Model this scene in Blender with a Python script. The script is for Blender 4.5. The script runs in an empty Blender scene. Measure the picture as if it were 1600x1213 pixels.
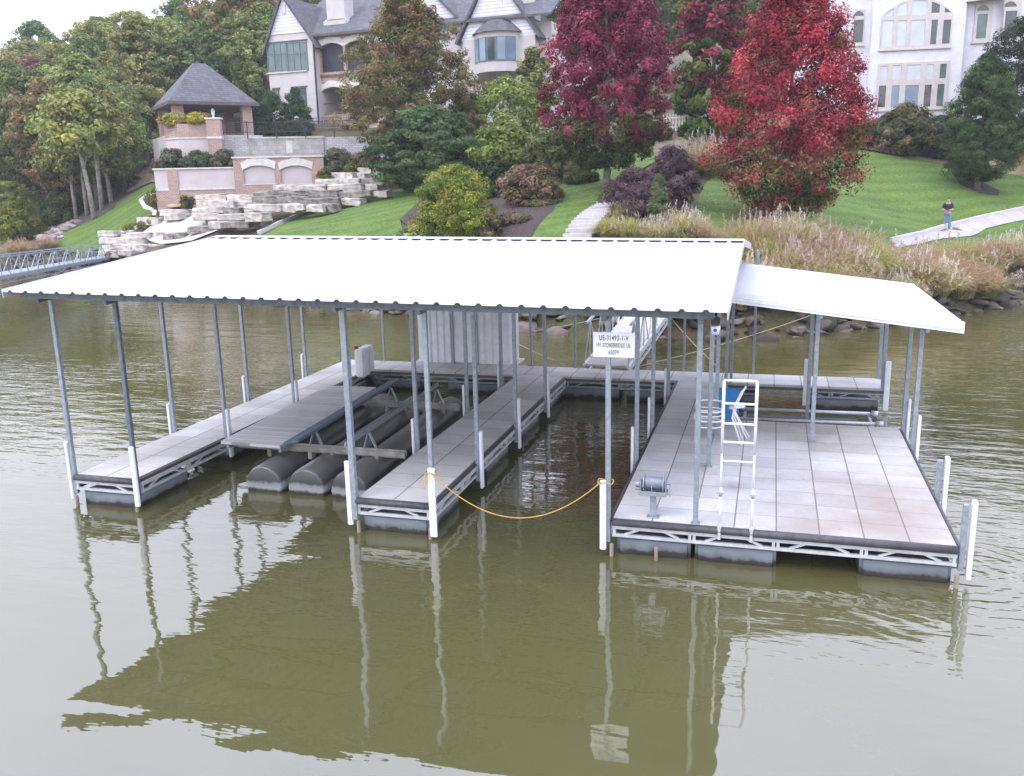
import bpy, bmesh, math, random
import numpy as np
from mathutils import Vector, Matrix
from mathutils.geometry import delaunay_2d_cdt
random.seed(7)
PI = math.pi
scene = bpy.context.scene
C0 = scene.collection

# ------------------------------------------------------------------ camera
CP = np.array([11.4047, -11.9903, 5.2786]); YAW, PITCH, ROLL, FP_ = -0.2852, -0.2258, -0.0227, 1389.2
cf = np.array([math.sin(YAW)*math.cos(PITCH), math.cos(YAW)*math.cos(PITCH), math.sin(PITCH)])
_r = np.array([math.cos(YAW), -math.sin(YAW), 0.0]); _u = np.cross(_r, cf)
cr = _r*math.cos(ROLL)+_u*math.sin(ROLL); cu = -_r*math.sin(ROLL)+_u*math.cos(ROLL)
cam = bpy.data.cameras.new('camera'); camo = bpy.data.objects.new('camera', cam); C0.objects.link(camo)
cam.sensor_width = 36; cam.lens = FP_/1600*36; cam.clip_end = 2000; cam.clip_start = .1
M = Matrix(((cr[0], cu[0], -cf[0], CP[0]), (cr[1], cu[1], -cf[1], CP[1]), (cr[2], cu[2], -cf[2], CP[2]), (0, 0, 0, 1)))
camo.matrix_world = M
scene.camera = camo
def ray(px, py): return cf+cr*(px-800)/FP_-cu*(py-606.5)/FP_
def W(px, py, D): return CP+ray(px, py)*D            # a survey point of the photograph at depth D
def atZ(px, py, z):
    d = ray(px, py); return CP+d*(z-CP[2])/d[2]

# ------------------------------------------------------------------ node materials
def nn(nt, typ, **kw):
    n = nt.nodes.new(typ)
    for k, v in kw.items(): setattr(n, k, v)
    return n
def newmat(name):
    m = bpy.data.materials.new(name); m.use_nodes = True; nt = m.node_tree
    b = nt.nodes['Principled BSDF']; return m, nt, b
def rgb(c): return (c[0], c[1], c[2], 1)
def coords(nt, kind='Object', scale=(1, 1, 1)):
    tc = nn(nt, 'ShaderNodeTexCoord'); mp = nn(nt, 'ShaderNodeMapping'); mp.inputs['Scale'].default_value = scale
    nt.links.new(tc.outputs[kind], mp.inputs['Vector']); return mp.outputs['Vector']
def noise(nt, vec, s, det=3, rough=.55):
    n = nn(nt, 'ShaderNodeTexNoise'); n.inputs['Scale'].default_value = s; n.inputs['Detail'].default_value = det
    n.inputs['Roughness'].default_value = rough; nt.links.new(vec, n.inputs['Vector']); return n.outputs['Fac']
def ramp(nt, fac, stops):
    r = nn(nt, 'ShaderNodeValToRGB'); e = r.color_ramp.elements
    e[0].position, e[0].color = stops[0][0], rgb(stops[0][1]); e[1].position, e[1].color = stops[1][0], rgb(stops[1][1])
    for p, c in stops[2:]:
        x = e.new(p); x.color = rgb(c)
    nt.links.new(fac, r.inputs['Fac']); return r.outputs['Color']
def mixc(nt, fac, a, b, mode='MIX'):
    m = nn(nt, 'ShaderNodeMix', data_type='RGBA', blend_type=mode)
    for s, v in ((m.inputs[0], fac), (m.inputs[6], a), (m.inputs[7], b)):
        if isinstance(v, (int, float)): s.default_value = v
        elif isinstance(v, tuple): s.default_value = rgb(v)
        else: nt.links.new(v, s)
    return m.outputs[2]
def mth(nt, op, a, b=None, c=None):
    m = nn(nt, 'ShaderNodeMath', operation=op)
    for i, v in enumerate((a, b, c)):
        if v is None: continue
        if isinstance(v, (int, float)): m.inputs[i].default_value = v
        else: nt.links.new(v, m.inputs[i])
    return m.outputs[0]
def bump(nt, b, h, strength=.3, dist=.02):
    n = nn(nt, 'ShaderNodeBump'); n.inputs['Strength'].default_value = strength; n.inputs['Distance'].default_value = dist
    nt.links.new(h, n.inputs['Height']); nt.links.new(n.outputs['Normal'], b.inputs['Normal']); return n
def pm(name, c1, c2=None, scale=4, rough=.6, metal=0, bs=0, bscale=30, bd=.01, spec=.5, kind='Object', lo=.35, hi=.65):
    m, nt, b = newmat(name); v = coords(nt, kind)
    if c2 is None: c2 = tuple(x*.8 for x in c1)
    f = noise(nt, v, scale, 5); nt.links.new(ramp(nt, f, [(lo, c1), (hi, c2)]), b.inputs['Base Color'])
    b.inputs['Roughness'].default_value = rough; b.inputs['Metallic'].default_value = metal
    b.inputs['Specular IOR Level'].default_value = spec
    if bs: bump(nt, b, noise(nt, v, bscale, 4), bs, bd)
    return m

MT = {}
MT['galv'] = pm('galvanised_steel', (.34, .38, .42), (.24, .275, .31), 14, .42, .35, .1, 60)
MT['galvd'] = pm('weathered_steel', (.17, .195, .22), (.10, .12, .135), 10, .5, .3, .1, 60)
MT['alu'] = pm('bright_aluminium', (.62, .63, .65), (.48, .49, .5), 8, .4, .3)
MT['pvc'] = pm('white_plastic', (.80, .81, .84), (.70, .71, .73), 5, .4)
MT['rubber'] = pm('dark_rubber', (.075, .072, .08), (.045, .043, .045), 9, .55, 0, .2, 40)
MT['white_metal'] = pm('white_roof_sheet', (.54, .545, .56), (.49, .495, .51), 1.2, .4, 0)
MT['wpaint'] = pm('white_paint', (.8, .8, .8), (.72, .72, .72), 3, .45)
MT['black'] = pm('black_plastic', (.03, .03, .032), (.02, .02, .02), 5, .5)
MT['blue'] = pm('blue_plastic', (.015, .20, .52), (.012, .17, .45), 3, .45)
MT['red'] = pm('red_plastic', (.35, .01, .02), (.3, .01, .02), 3, .3)
MT['rope'] = pm('yellow_rope', (.55, .38, .06), (.42, .30, .06), 60, .8)
MT['stay'] = pm('pale_rope', (.50, .43, .22), (.42, .35, .2), 60, .8)
MT['wood'] = pm('grey_wood', (.33, .28, .22), (.2, .16, .12), 6, .8, 0, .3, 30)
MT['bark'] = pm('bark', (.17, .145, .12), (.08, .068, .055), 5, .9, 0, .8, 14, .03)
MT['barkp'] = pm('pale_bark', (.33, .30, .25), (.17, .15, .12), 4, .9, 0, .8, 14, .03)
MT['iron'] = pm('dark_iron', (.04, .042, .045), (.025, .025, .028), 6, .5, .3)
MT['stucco'] = pm('stucco', (.56, .52, .50), (.49, .45, .43), 1.2, .85, 0, .35, 45, .01)
MT['stuccol'] = pm('pale_stucco', (.56, .50, .485), (.49, .43, .415), 1.2, .85, 0, .3, 45, .01)
MT['wbrick'] = None
MT['cap'] = pm('cast_stone', (.66, .63, .58), (.55, .52, .47), 4, .8)
MT['slab'] = pm('pale_paving', (.50, .47, .46), (.40, .375, .36), 1.5, .8, 0, .3, 20)
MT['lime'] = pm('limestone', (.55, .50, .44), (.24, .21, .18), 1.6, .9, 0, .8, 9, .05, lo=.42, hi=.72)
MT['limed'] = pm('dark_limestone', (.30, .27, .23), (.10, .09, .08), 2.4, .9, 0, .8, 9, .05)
MT['glass'] = pm('window_glass', (.03, .04, .045), (.06, .075, .08), .8, .04, 0, spec=.9)
MT['glassg'] = pm('green_glass', (.05, .09, .085), (.12, .17, .16), .9, .06, 0, spec=.9)
MT['curtain'] = pm('drawn_blind', (.55, .58, .60), (.47, .50, .52), 1, .35, 0, spec=.8)
MT['glassb'] = pm('blue_glass', (.12, .17, .25), (.2, .26, .35), .7, .1, 0, spec=.9)
MT['screen'] = pm('insect_screen', (.022, .024, .034), (.03, .033, .045), 2, .6)
MT['teal'] = pm('teal_frame', (.12, .19, .18), (.09, .15, .14), 3, .5)
MT['beige'] = pm('beige_trim', (.56, .52, .47), (.5, .46, .42), 3, .6)
MT['browntrim'] = pm('brown_trim', (.12, .10, .09), (.09, .075, .065), 3, .7)
MT['skin'] = pm('skin', (.50, .30, .22), (.45, .26, .19), 8, .5)
MT['shirt'] = pm('black_cloth', (.012, .013, .022), (.02, .02, .03), 20, .85)
MT['jeans'] = pm('denim', (.17, .25, .38), (.11, .17, .29), 20, .85)
MT['hair'] = pm('hair', (.07, .04, .02), (.04, .025, .015), 40, .7)
MT['beam'] = pm('weathered_beam', (.34, .33, .30), (.20, .19, .165), 5, .7, .1, .2, 30)

def brickmat(name, c1, c2, mortar, bw, bh, ms=.012, vary=.0, bstr=.4):
    m, nt, b = newmat(name); tc = nn(nt, 'ShaderNodeTexCoord'); s = nn(nt, 'ShaderNodeSeparateXYZ'); nt.links.new(tc.outputs['Object'], s.inputs[0])
    cx = nn(nt, 'ShaderNodeCombineXYZ'); nt.links.new(mth(nt, 'ADD', s.outputs[0], s.outputs[1]), cx.inputs[0]); nt.links.new(s.outputs[2], cx.inputs[1])
    br = nn(nt, 'ShaderNodeTexBrick'); nt.links.new(cx.outputs[0], br.inputs['Vector']); br.inputs['Scale'].default_value = 1
    br.inputs['Brick Width'].default_value = bw; br.inputs['Row Height'].default_value = bh; br.inputs['Mortar Size'].default_value = ms
    br.inputs['Color1'].default_value = rgb(c1); br.inputs['Color2'].default_value = rgb(c2); br.inputs['Mortar'].default_value = rgb(mortar); br.inputs['Bias'].default_value = 0
    n = noise(nt, tc.outputs['Object'], 1.3, 4)
    col = mixc(nt, .35, br.outputs['Color'], ramp(nt, n, [(.3, (.55, .55, .55)), (.7, (1, 1, 1))]), 'MULTIPLY')
    nt.links.new(col, b.inputs['Base Color']); b.inputs['Roughness'].default_value = .85
    bump(nt, b, br.outputs['Fac'], -bstr, .01); return m
MT['brick'] = brickmat('red_brick', (.33, .16, .12), (.42, .26, .21), (.50, .45, .41), .24, .085)
MT['wbrick'] = brickmat('white_painted_brick', (.74, .73, .77), (.70, .69, .73), (.64, .63, .67), .24, .085, .006, 0, .2)
MT['siding'] = brickmat('white_lap_siding', (.74, .73, .77), (.70, .69, .73), (.42, .42, .45), 6, .24, .02, 0, .5)
MT['shingle'] = brickmat('grey_shingle', (.085, .082, .092), (.14, .135, .145), (.05, .05, .055), .35, .16, .012, 0, .6)
MT['ledge'] = brickmat('white_ledge_stone', (.68, .67, .66), (.5, .49, .48), (.40, .39, .38), .45, .13, .02, 0, .8)
MT['tile'] = brickmat('stone_tile', (.36, .35, .31), (.52, .50, .47), (.30, .29, .27), .4, .3, .008, 0, .2)

def panelmat(name, cell, ox, oy):
    m, nt, b = newmat(name); tc = nn(nt, 'ShaderNodeTexCoord'); s = nn(nt, 'ShaderNodeSeparateXYZ'); nt.links.new(tc.outputs['Object'], s.inputs[0])
    x = mth(nt, 'DIVIDE', mth(nt, 'SUBTRACT', s.outputs[0], ox), cell); y = mth(nt, 'DIVIDE', mth(nt, 'SUBTRACT', s.outputs[1], oy), cell)
    def line(v, w):
        fr = mth(nt, 'FRACT', v); d = mth(nt, 'MINIMUM', fr, mth(nt, 'SUBTRACT', 1, fr)); return mth(nt, 'LESS_THAN', d, w)
    lx = line(x, .018); ly = line(y, .011); seam = mth(nt, 'MAXIMUM', lx, mth(nt, 'MULTIPLY', ly, .85))
    cb = nn(nt, 'ShaderNodeCombineXYZ'); nt.links.new(mth(nt, 'FLOOR', x), cb.inputs[0]); nt.links.new(mth(nt, 'FLOOR', y), cb.inputs[1])
    wn = nn(nt, 'ShaderNodeTexWhiteNoise', noise_dimensions='3D'); nt.links.new(cb.outputs[0], wn.inputs['Vector'])
    base = ramp(nt, wn.outputs['Value'], [(0, (.46, .45, .437)), (1, (.60, .588, .572))])
    n1 = noise(nt, tc.outputs['Object'], .7, 5, .65); n2 = noise(nt, tc.outputs['Object'], 30, 3)
    st = ramp(nt, n1, [(.42, (1, 1, 1)), (.72, (.72, .66, .60))])
    c = mixc(nt, .9, base, st, 'MULTIPLY'); c = mixc(nt, .25, c, ramp(nt, n2, [(.3, (.6, .6, .6)), (.7, (1, 1, 1))]), 'MULTIPLY')
    # rust-brown stain of one corner of the platform
    vd = nn(nt, 'ShaderNodeVectorMath', operation='DISTANCE'); nt.links.new(tc.outputs['Object'], vd.inputs[0]); vd.inputs[1].default_value = (13.4, .9, .55)
    k = mth(nt, 'MULTIPLY', mth(nt, 'SUBTRACT', 1.35, mth(nt, 'MULTIPLY', vd.outputs['Value'], .5)), mth(nt, 'ADD', n1, .12))
    k = nn_clamp(nt, k); c = mixc(nt, k, c, (.25, .20, .165))
    vd2 = nn(nt, 'ShaderNodeVectorMath', operation='DISTANCE'); nt.links.new(tc.outputs['Object'], vd2.inputs[0]); vd2.inputs[1].default_value = (10.95, 1.75, .55)
    k2 = nn_clamp(nt, mth(nt, 'MULTIPLY', mth(nt, 'SUBTRACT', .45, mth(nt, 'ADD', vd2.outputs['Value'], mth(nt, 'MULTIPLY', n1, .25))), 2.2)); c = mixc(nt, k2, c, (.25, .22, .20))
    vo = nn(nt, 'ShaderNodeTexVoronoi'); vo.inputs['Scale'].default_value = 3.3; nt.links.new(tc.outputs['Object'], vo.inputs['Vector'])
    sp_ = mth(nt, 'MULTIPLY', mth(nt, 'LESS_THAN', vo.outputs['Distance'], .055), mth(nt, 'GREATER_THAN', n1, .52)); c = mixc(nt, mth(nt, 'MULTIPLY', sp_, .75), c, (.16, .12, .08))
    c = mixc(nt, mth(nt, 'MULTIPLY', seam, .8), c, (.13, .10, .085))
    nt.links.new(c, b.inputs['Base Color']); b.inputs['Roughness'].default_value = .75
    bump(nt, b, mth(nt, 'SUBTRACT', mth(nt, 'MULTIPLY', n2, .15), seam), .5, .006); return m
def nn_clamp(nt, v):
    m = nn(nt, 'ShaderNodeClamp'); nt.links.new(v, m.inputs[0]); return m.outputs[0]
MT['panelF'] = panelmat('finger_deck_panels', .61, 0, 0)
MT['panelG'] = panelmat('middle_deck_panels', .61, 5.33, 0)
MT['panelP'] = panelmat('platform_deck_panels', .5663, 9.36, 0)

def floatmat():
    m, nt, b = newmat('float_plastic'); tc = nn(nt, 'ShaderNodeTexCoord'); s = nn(nt, 'ShaderNodeSeparateXYZ'); nt.links.new(tc.outputs['Object'], s.inputs[0])
    n = noise(nt, tc.outputs['Object'], 5, 5); n3 = noise(nt, tc.outputs['Object'], 1.5, 2)
    z = mth(nt, 'ADD', s.outputs[2], mth(nt, 'MULTIPLY', mth(nt, 'SUBTRACT', n, .5), .2))
    c = ramp(nt, z, [(.0, (.018, .016, .014)), (.06, (.035, .032, .028)), (.10, (.15, .16, .165)), (.18, (.22, .255, .285)), (.5, (.16, .185, .205))])
    nt.links.new(mixc(nt, .4, c, ramp(nt, n3, [(.3, (.45, .45, .45)), (.65, (1, 1, 1))]), 'MULTIPLY'), b.inputs['Base Color']); b.inputs['Roughness'].default_value = .5
    bump(nt, b, n, .4, .02); return m
MT['float'] = floatmat()
def tankmat():
    m, nt, b = newmat('lift_tank'); tc = nn(nt, 'ShaderNodeTexCoord'); s = nn(nt, 'ShaderNodeSeparateXYZ'); nt.links.new(tc.outputs['Object'], s.inputs[0])
    n = noise(nt, tc.outputs['Object'], 3, 6, .7)
    z = mth(nt, 'ADD', s.outputs[2], mth(nt, 'MULTIPLY', mth(nt, 'SUBTRACT', n, .5), .22))
    c = ramp(nt, z, [(.0, (.02, .017, .012)), (.05, (.045, .035, .02)), (.09, (.28, .29, .29)), (.17, (.22, .23, .235)), (.22, (.05, .05, .052)), (.45, (.125, .12, .115))])
    nt.links.new(c, b.inputs['Base Color']); b.inputs['Roughness'].default_value = .28; bump(nt, b, n, .4, .02); return m
MT['tank'] = tankmat()
def plankmat():
    m, nt, b = newmat('grey_planks'); tc = nn(nt, 'ShaderNodeTexCoord'); s = nn(nt, 'ShaderNodeSeparateXYZ'); nt.links.new(tc.outputs['Object'], s.inputs[0])
    y = mth(nt, 'DIVIDE', s.outputs[1], .14); fr = mth(nt, 'FRACT', y); g = mth(nt, 'LESS_THAN', fr, .09)
    wn = nn(nt, 'ShaderNodeTexWhiteNoise', noise_dimensions='1D'); nt.links.new(mth(nt, 'FLOOR', y), wn.inputs['W'])
    c = ramp(nt, wn.outputs['Value'], [(0, (.42, .41, .39)), (1, (.54, .53, .51))])
    n = noise(nt, tc.outputs['Object'], 3, 5); c = mixc(nt, .4, c, ramp(nt, n, [(.4, (1, 1, 1)), (.7, (.7, .66, .6))]), 'MULTIPLY')
    nt.links.new(mixc(nt, mth(nt, 'MULTIPLY', g, .6), c, (.1, .095, .09)), b.inputs['Base Color']); b.inputs['Roughness'].default_value = .7
    bump(nt, b, g, -.5, .01); return m
MT['planks'] = plankmat()

def leafmat(name, vary=.0, trans=.3):
    m, nt, b = newmat(name); a = nn(nt, 'ShaderNodeAttribute', attribute_name='Col'); oi = nn(nt, 'ShaderNodeObjectInfo')
    hs = nn(nt, 'ShaderNodeHueSaturation'); nt.links.new(a.outputs['Color'], hs.inputs['Color'])
    nt.links.new(mth(nt, 'ADD', .5-vary*.5, mth(nt, 'MULTIPLY', oi.outputs['Random'], vary)), hs.inputs['Hue'])
    nt.links.new(mth(nt, 'ADD', .85, mth(nt, 'MULTIPLY', oi.outputs['Random'], .3)), hs.inputs['Value'])
    nt.links.new(hs.outputs['Color'], b.inputs['Base Color']); b.inputs['Roughness'].default_value = .55; b.inputs['Specular IOR Level'].default_value = .12
    t = nn(nt, 'ShaderNodeBsdfTranslucent'); nt.links.new(hs.outputs['Color'], t.inputs['Color'])
    mx = nn(nt, 'ShaderNodeMixShader'); mx.inputs[0].default_value = trans
    nt.links.new(b.outputs[0], mx.inputs[1]); nt.links.new(t.outputs[0], mx.inputs[2]); nt.links.new(mx.outputs[0], nt.nodes['Material Output'].inputs['Surface'])
    return m
MT['leaf'] = leafmat('leaves', 0, .3); MT['leafv'] = leafmat('woodland_leaves', .05, .3); MT['blade'] = leafmat('grass_blades', .03, .3)
def colmat(name, rough=.9, bs=.6, bsc=12):
    m, nt, b = newmat(name); a = nn(nt, 'ShaderNodeAttribute', attribute_name='Col'); v = coords(nt)
    n = noise(nt, v, 5, 5); nt.links.new(mixc(nt, .6, a.outputs['Color'], ramp(nt, n, [(.3, (.45, .42, .4)), (.65, (1, 1, 1))]), 'MULTIPLY'), b.inputs['Base Color'])
    b.inputs['Roughness'].default_value = rough; bump(nt, b, noise(nt, v, bsc, 4), bs, .04); return m
MT['rock'] = colmat('shore_rock')

def lawnmat():
    m, nt, b = newmat('lawn_grass'); v = coords(nt); n1 = noise(nt, v, .35, 4); n2 = noise(nt, v, 6, 5, .7); n3 = noise(nt, v, 40, 3)
    mp = coords(nt); rot = nn(nt, 'ShaderNodeMapping'); rot.inputs['Rotation'].default_value = (0, 0, .9); nt.links.new(mp, rot.inputs['Vector'])
    s = nn(nt, 'ShaderNodeSeparateXYZ'); nt.links.new(rot.outputs[0], s.inputs[0])
    stripe = mth(nt, 'SINE', mth(nt, 'ADD', mth(nt, 'MULTIPLY', s.outputs[0], 5.2), mth(nt, 'MULTIPLY', n1, 5)))
    f = mth(nt, 'ADD', mth(nt, 'MULTIPLY', n2, .8), mth(nt, 'ADD', mth(nt, 'MULTIPLY', n1, .35), mth(nt, 'MULTIPLY', stripe, .05)))
    c = ramp(nt, f, [(.35, (.052, .105, .018)), (.75, (.165, .27, .055))])
    c = mixc(nt, .5, c, ramp(nt, n3, [(.3, (.5, .5, .45)), (.7, (1, 1, 1))]), 'MULTIPLY')
    nb = noise(nt, v, 1.1, 4, .6); c = mixc(nt, .55, c, ramp(nt, nb, [(.45, (1, 1, 1)), (.7, (1.25, .95, .7))]), 'MULTIPLY')
    fl = nn(nt, 'ShaderNodeTexVoronoi'); fl.inputs['Scale'].default_value = 2.2; nt.links.new(v, fl.inputs['Vector'])
    leaf = mth(nt, 'LESS_THAN', fl.outputs['Distance'], .075)
    nt.links.new(mixc(nt, mth(nt, 'MULTIPLY', leaf, .7), c, (.42, .38, .24)), b.inputs['Base Color']); b.inputs['Roughness'].default_value = .8; b.inputs['Specular IOR Level'].default_value = .2
    bump(nt, b, mth(nt, 'ADD', n3, n2), .9, .06); return m
MT['lawn'] = lawnmat()
def groundmat():
    m, nt, b = newmat('leaf_litter'); v = coords(nt); n1 = noise(nt, v, .25, 5); n2 = noise(nt, v, 7, 6, .7)
    c = mixc(nt, ramp(nt, n1, [(.42, (0, 0, 0)), (.6, (1, 1, 1))]), (.075, .085, .03), (.17, .125, .075))
    nt.links.new(mixc(nt, .75, c, ramp(nt, n2, [(.3, (.3, .28, .25)), (.7, (1.2, 1.1, 1))]), 'MULTIPLY'), b.inputs['Base Color']); b.inputs['Roughness'].default_value = .95
    bump(nt, b, n2, 1, .15); return m
MT['ground'] = groundmat()
MT['mulch'] = pm('dark_mulch', (.035, .024, .022), (.075, .052, .045), 9, .95, 0, 1, 14, .06)
MT['straw'] = pm('dry_bank_grass', (.30, .23, .13), (.19, .15, .08), 3, .95, 0, 1, 20, .06)

def watermat():
    m, nt, b = newmat('murky_lake_water')
    tc = nn(nt, 'ShaderNodeTexCoord'); 
    def nz(sx, sy, rot, s, det, r=.5):
        mp = nn(nt, 'ShaderNodeMapping'); mp.inputs['Scale'].default_value = (sx, sy, 1); mp.inputs['Rotation'].default_value = (0, 0, rot)
        nt.links.new(tc.outputs['Object'], mp.inputs['Vector']); return noise(nt, mp.outputs[0], s, det, r)
    big = nz(1, 1, 0, .09, 2); chop = nz(.35, 1, .15, 3.2, 3, .55); swell = nz(.42, 1, .35, 1.05, 2, .4); fine = nz(.4, 1, -.1, 9, 2, .5)
    rough = nn_clamp(nt, mth(nt, 'MULTIPLY', mth(nt, 'SUBTRACT', big, .42), 4))
    # the open water left and right of the dock ruffles more than the sheltered water in front of it
    s = nn(nt, 'ShaderNodeSeparateXYZ'); nt.links.new(tc.outputs['Object'], s.inputs[0])
    far = nn_clamp(nt, mth(nt, 'MULTIPLY', mth(nt, 'ADD', s.outputs[1], 4), .09))
    amp = mth(nt, 'ADD', .03, mth(nt, 'MULTIPLY', far, mth(nt, 'ADD', .24, mth(nt, 'MULTIPLY', rough, .8))))
    h = mth(nt, 'ADD', mth(nt, 'MULTIPLY', swell, .52), mth(nt, 'ADD', mth(nt, 'MULTIPLY', mth(nt, 'MULTIPLY', chop, amp), 1.0), mth(nt, 'MULTIPLY', mth(nt, 'MULTIPLY', fine, amp), .22)))
    # rings spreading from the platform's corner
    vd = nn(nt, 'ShaderNodeVectorMath', operation='DISTANCE'); nt.links.new(tc.outputs['Object'], vd.inputs[0]); vd.inputs[1].default_value = (14.1, .3, 0)
    dd = mth(nt, 'ADD', vd.outputs['Value'], mth(nt, 'MULTIPLY', chop, .5))
    ring = mth(nt, 'MULTIPLY', mth(nt, 'SINE', mth(nt, 'MULTIPLY', dd, 26)), nn_clamp(nt, mth(nt, 'SUBTRACT', .5, mth(nt, 'MULTIPLY', dd, .16))))
    h = mth(nt, 'ADD', h, mth(nt, 'MULTIPLY', ring, .16))
    bump(nt, b, h, 1.0, .05)
    n = noise(nt, tc.outputs['Object'], .12, 3)
    nt.links.new(ramp(nt, n, [(.3, (.074, .070, .025)), (.7, (.087, .082, .031))]), b.inputs['Base Color'])
    b.inputs['Roughness'].default_value = .015; b.inputs['IOR'].default_value = 2.1
    return m
MT['water'] = watermat()

# ------------------------------------------------------------------ mesh helpers
class MB:
    def __init__(s): s.v = []; s.f = []
    def add(s, vs, fs):
        o = len(s.v); s.v += [tuple(map(float, p)) for p in vs]; s.f += [tuple(i+o for i in f) for f in fs]; return s
    def box(s, x0, x1, y0, y1, z0, z1):
        return s.add([(x0, y0, z0), (x1, y0, z0), (x1, y1, z0), (x0, y1, z0), (x0, y0, z1), (x1, y0, z1), (x1, y1, z1), (x0, y1, z1)],
                     [(0, 3, 2, 1), (4, 5, 6, 7), (0, 1, 5, 4), (1, 2, 6, 5), (2, 3, 7, 6), (3, 0, 4, 7)])
    def bar(s, a, b, w, h=None, up=(0, 0, 1)):
        h = h or w; a = Vector(a); b = Vector(b); d = (b-a).normalized(); upv = Vector(up)
        if abs(d.dot(upv)) > .98: upv = Vector((0, 1, 0))
        r = d.cross(upv).normalized(); u = r.cross(d).normalized(); vs = []
        for p in (a, b):
            for i, j in ((-1, -1), (1, -1), (1, 1), (-1, 1)): vs.append(p+r*(i*w/2)+u*(j*h/2))
        return s.add(vs, [(3, 2, 1, 0), (4, 5, 6, 7), (0, 1, 5, 4), (1, 2, 6, 5), (2, 3, 7, 6), (3, 0, 4, 7)])
    def tube(s, pts, r, n=8, cap=True):
        pts = [Vector(p) for p in pts]; rs = r if isinstance(r, (list, tuple)) else [r]*len(pts); vs = []; fs = []
        t0 = (pts[1]-pts[0]).normalized(); up = Vector((0, 0, 1)) if abs(t0.z) < .9 else Vector((1, 0, 0)); a = t0.cross(up).normalized()
        for i, p in enumerate(pts):
            t = (pts[min(i+1, len(pts)-1)]-pts[max(i-1, 0)]).normalized(); a = (a-t*a.dot(t)).normalized(); b = t.cross(a)
            for k in range(n):
                an = 2*PI*k/n; vs.append(p+(a*math.cos(an)+b*math.sin(an))*rs[i])
        for i in range(len(pts)-1):
            for k in range(n): fs.append((i*n+k, i*n+(k+1) % n, (i+1)*n+(k+1) % n, (i+1)*n+k))
        if cap: fs.append(tuple(range(n))[::-1]); fs.append(tuple((len(pts)-1)*n+k for k in range(n)))
        return s.add(vs, fs)
    def prism(s, poly, y0, y1):          # polygon of (x,z), extruded in y
        n = len(poly); ar = sum(poly[i][0]*poly[(i+1) % n][1]-poly[(i+1) % n][0]*poly[i][1] for i in range(n))
        if ar < 0: poly = poly[::-1]
        vs = [(x, y0, z) for x, z in poly]+[(x, y1, z) for x, z in poly]
        fs = [tuple(range(n)), tuple(range(n, 2*n))[::-1]]+[(i, i+n, (i+1) % n+n, (i+1) % n) for i in range(n)]
        return s.add(vs, fs)
    def build(s, name, mat, parent=None, smooth=False, bevel=0, seg=2):
        me = bpy.data.meshes.new(name); me.from_pydata(s.v, [], s.f); me.materials.append(mat); me.update()
        o = bpy.data.objects.new(name, me); C0.objects.link(o)
        if parent: o.parent = parent
        bm = bmesh.new(); bm.from_mesh(me)
        if bevel:
            bmesh.ops.bevel(bm, geom=[e for e in bm.edges if len(e.link_faces) == 2 and e.calc_face_angle(0) > .5], offset=bevel, segments=seg, affect='EDGES')
        bmesh.ops.recalc_face_normals(bm, faces=bm.faces); bm.to_mesh(me); bm.free()
        if smooth:
            me.polygons.foreach_set('use_smooth', [True]*len(me.polygons))
        return o
def tag(o, label=None, cat=None, group=None, kind=None):
    if label: o['label'] = label
    if cat: o['category'] = cat
    if group: o['group'] = group
    if kind: o['kind'] = kind
    return o
def empty(name, loc=(0, 0, 0), rz=0, label=None, cat=None, group=None):
    o = bpy.data.objects.new(name, None); C0.objects.link(o); o.location = loc; o.rotation_euler = (0, 0, rz); o.empty_display_size = .2
    return tag(o, label, cat, group)
def copy_tree(o, parent=None):
    c = o.copy(); C0.objects.link(c); c.parent = parent
    for ch in list(o.children): copy_tree(ch, c)
    return c
def plate_holes(outer, holes, y0, y1, name, mat, parent):   # (x,z) outline with openings, extruded y0..y1
    cu_ = bpy.data.curves.new('tmp', 'CURVE'); cu_.dimensions = '2D'; cu_.fill_mode = 'BOTH'; cu_.extrude = abs(y1-y0)/2
    for lp in [outer]+holes:
        sp = cu_.splines.new('POLY'); sp.points.add(len(lp)-1)
        for i, (x, z) in enumerate(lp): sp.points[i].co = (x, z, 0, 1)
        sp.use_cyclic_u = True
    ob = bpy.data.objects.new('tmp', cu_); me = bpy.data.meshes.new_from_object(ob)
    bpy.data.objects.remove(ob); me.name = name
    me.transform(Matrix(((1, 0, 0, 0), (0, 0, 1, (y0+y1)/2), (0, 1, 0, 0), (0, 0, 0, 1))))
    me.materials.clear(); me.materials.append(mat)
    bm = bmesh.new(); bm.from_mesh(me); bmesh.ops.recalc_face_normals(bm, faces=bm.faces); bm.to_mesh(me); bm.free()
    o = bpy.data.objects.new(name, me); C0.objects.link(o); o.parent = parent; return o
def arch(x0, x1, z0, z1, rise, n=10):
    pts = [(x0, z0), (x1, z0)]
    for i in range(n+1):
        t = i/n; pts.append((x1+(x0-x1)*t, z1-rise+rise*math.sin(PI*t)**.8 if 0 < t < 1 else z1-rise))
    return pts

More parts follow.
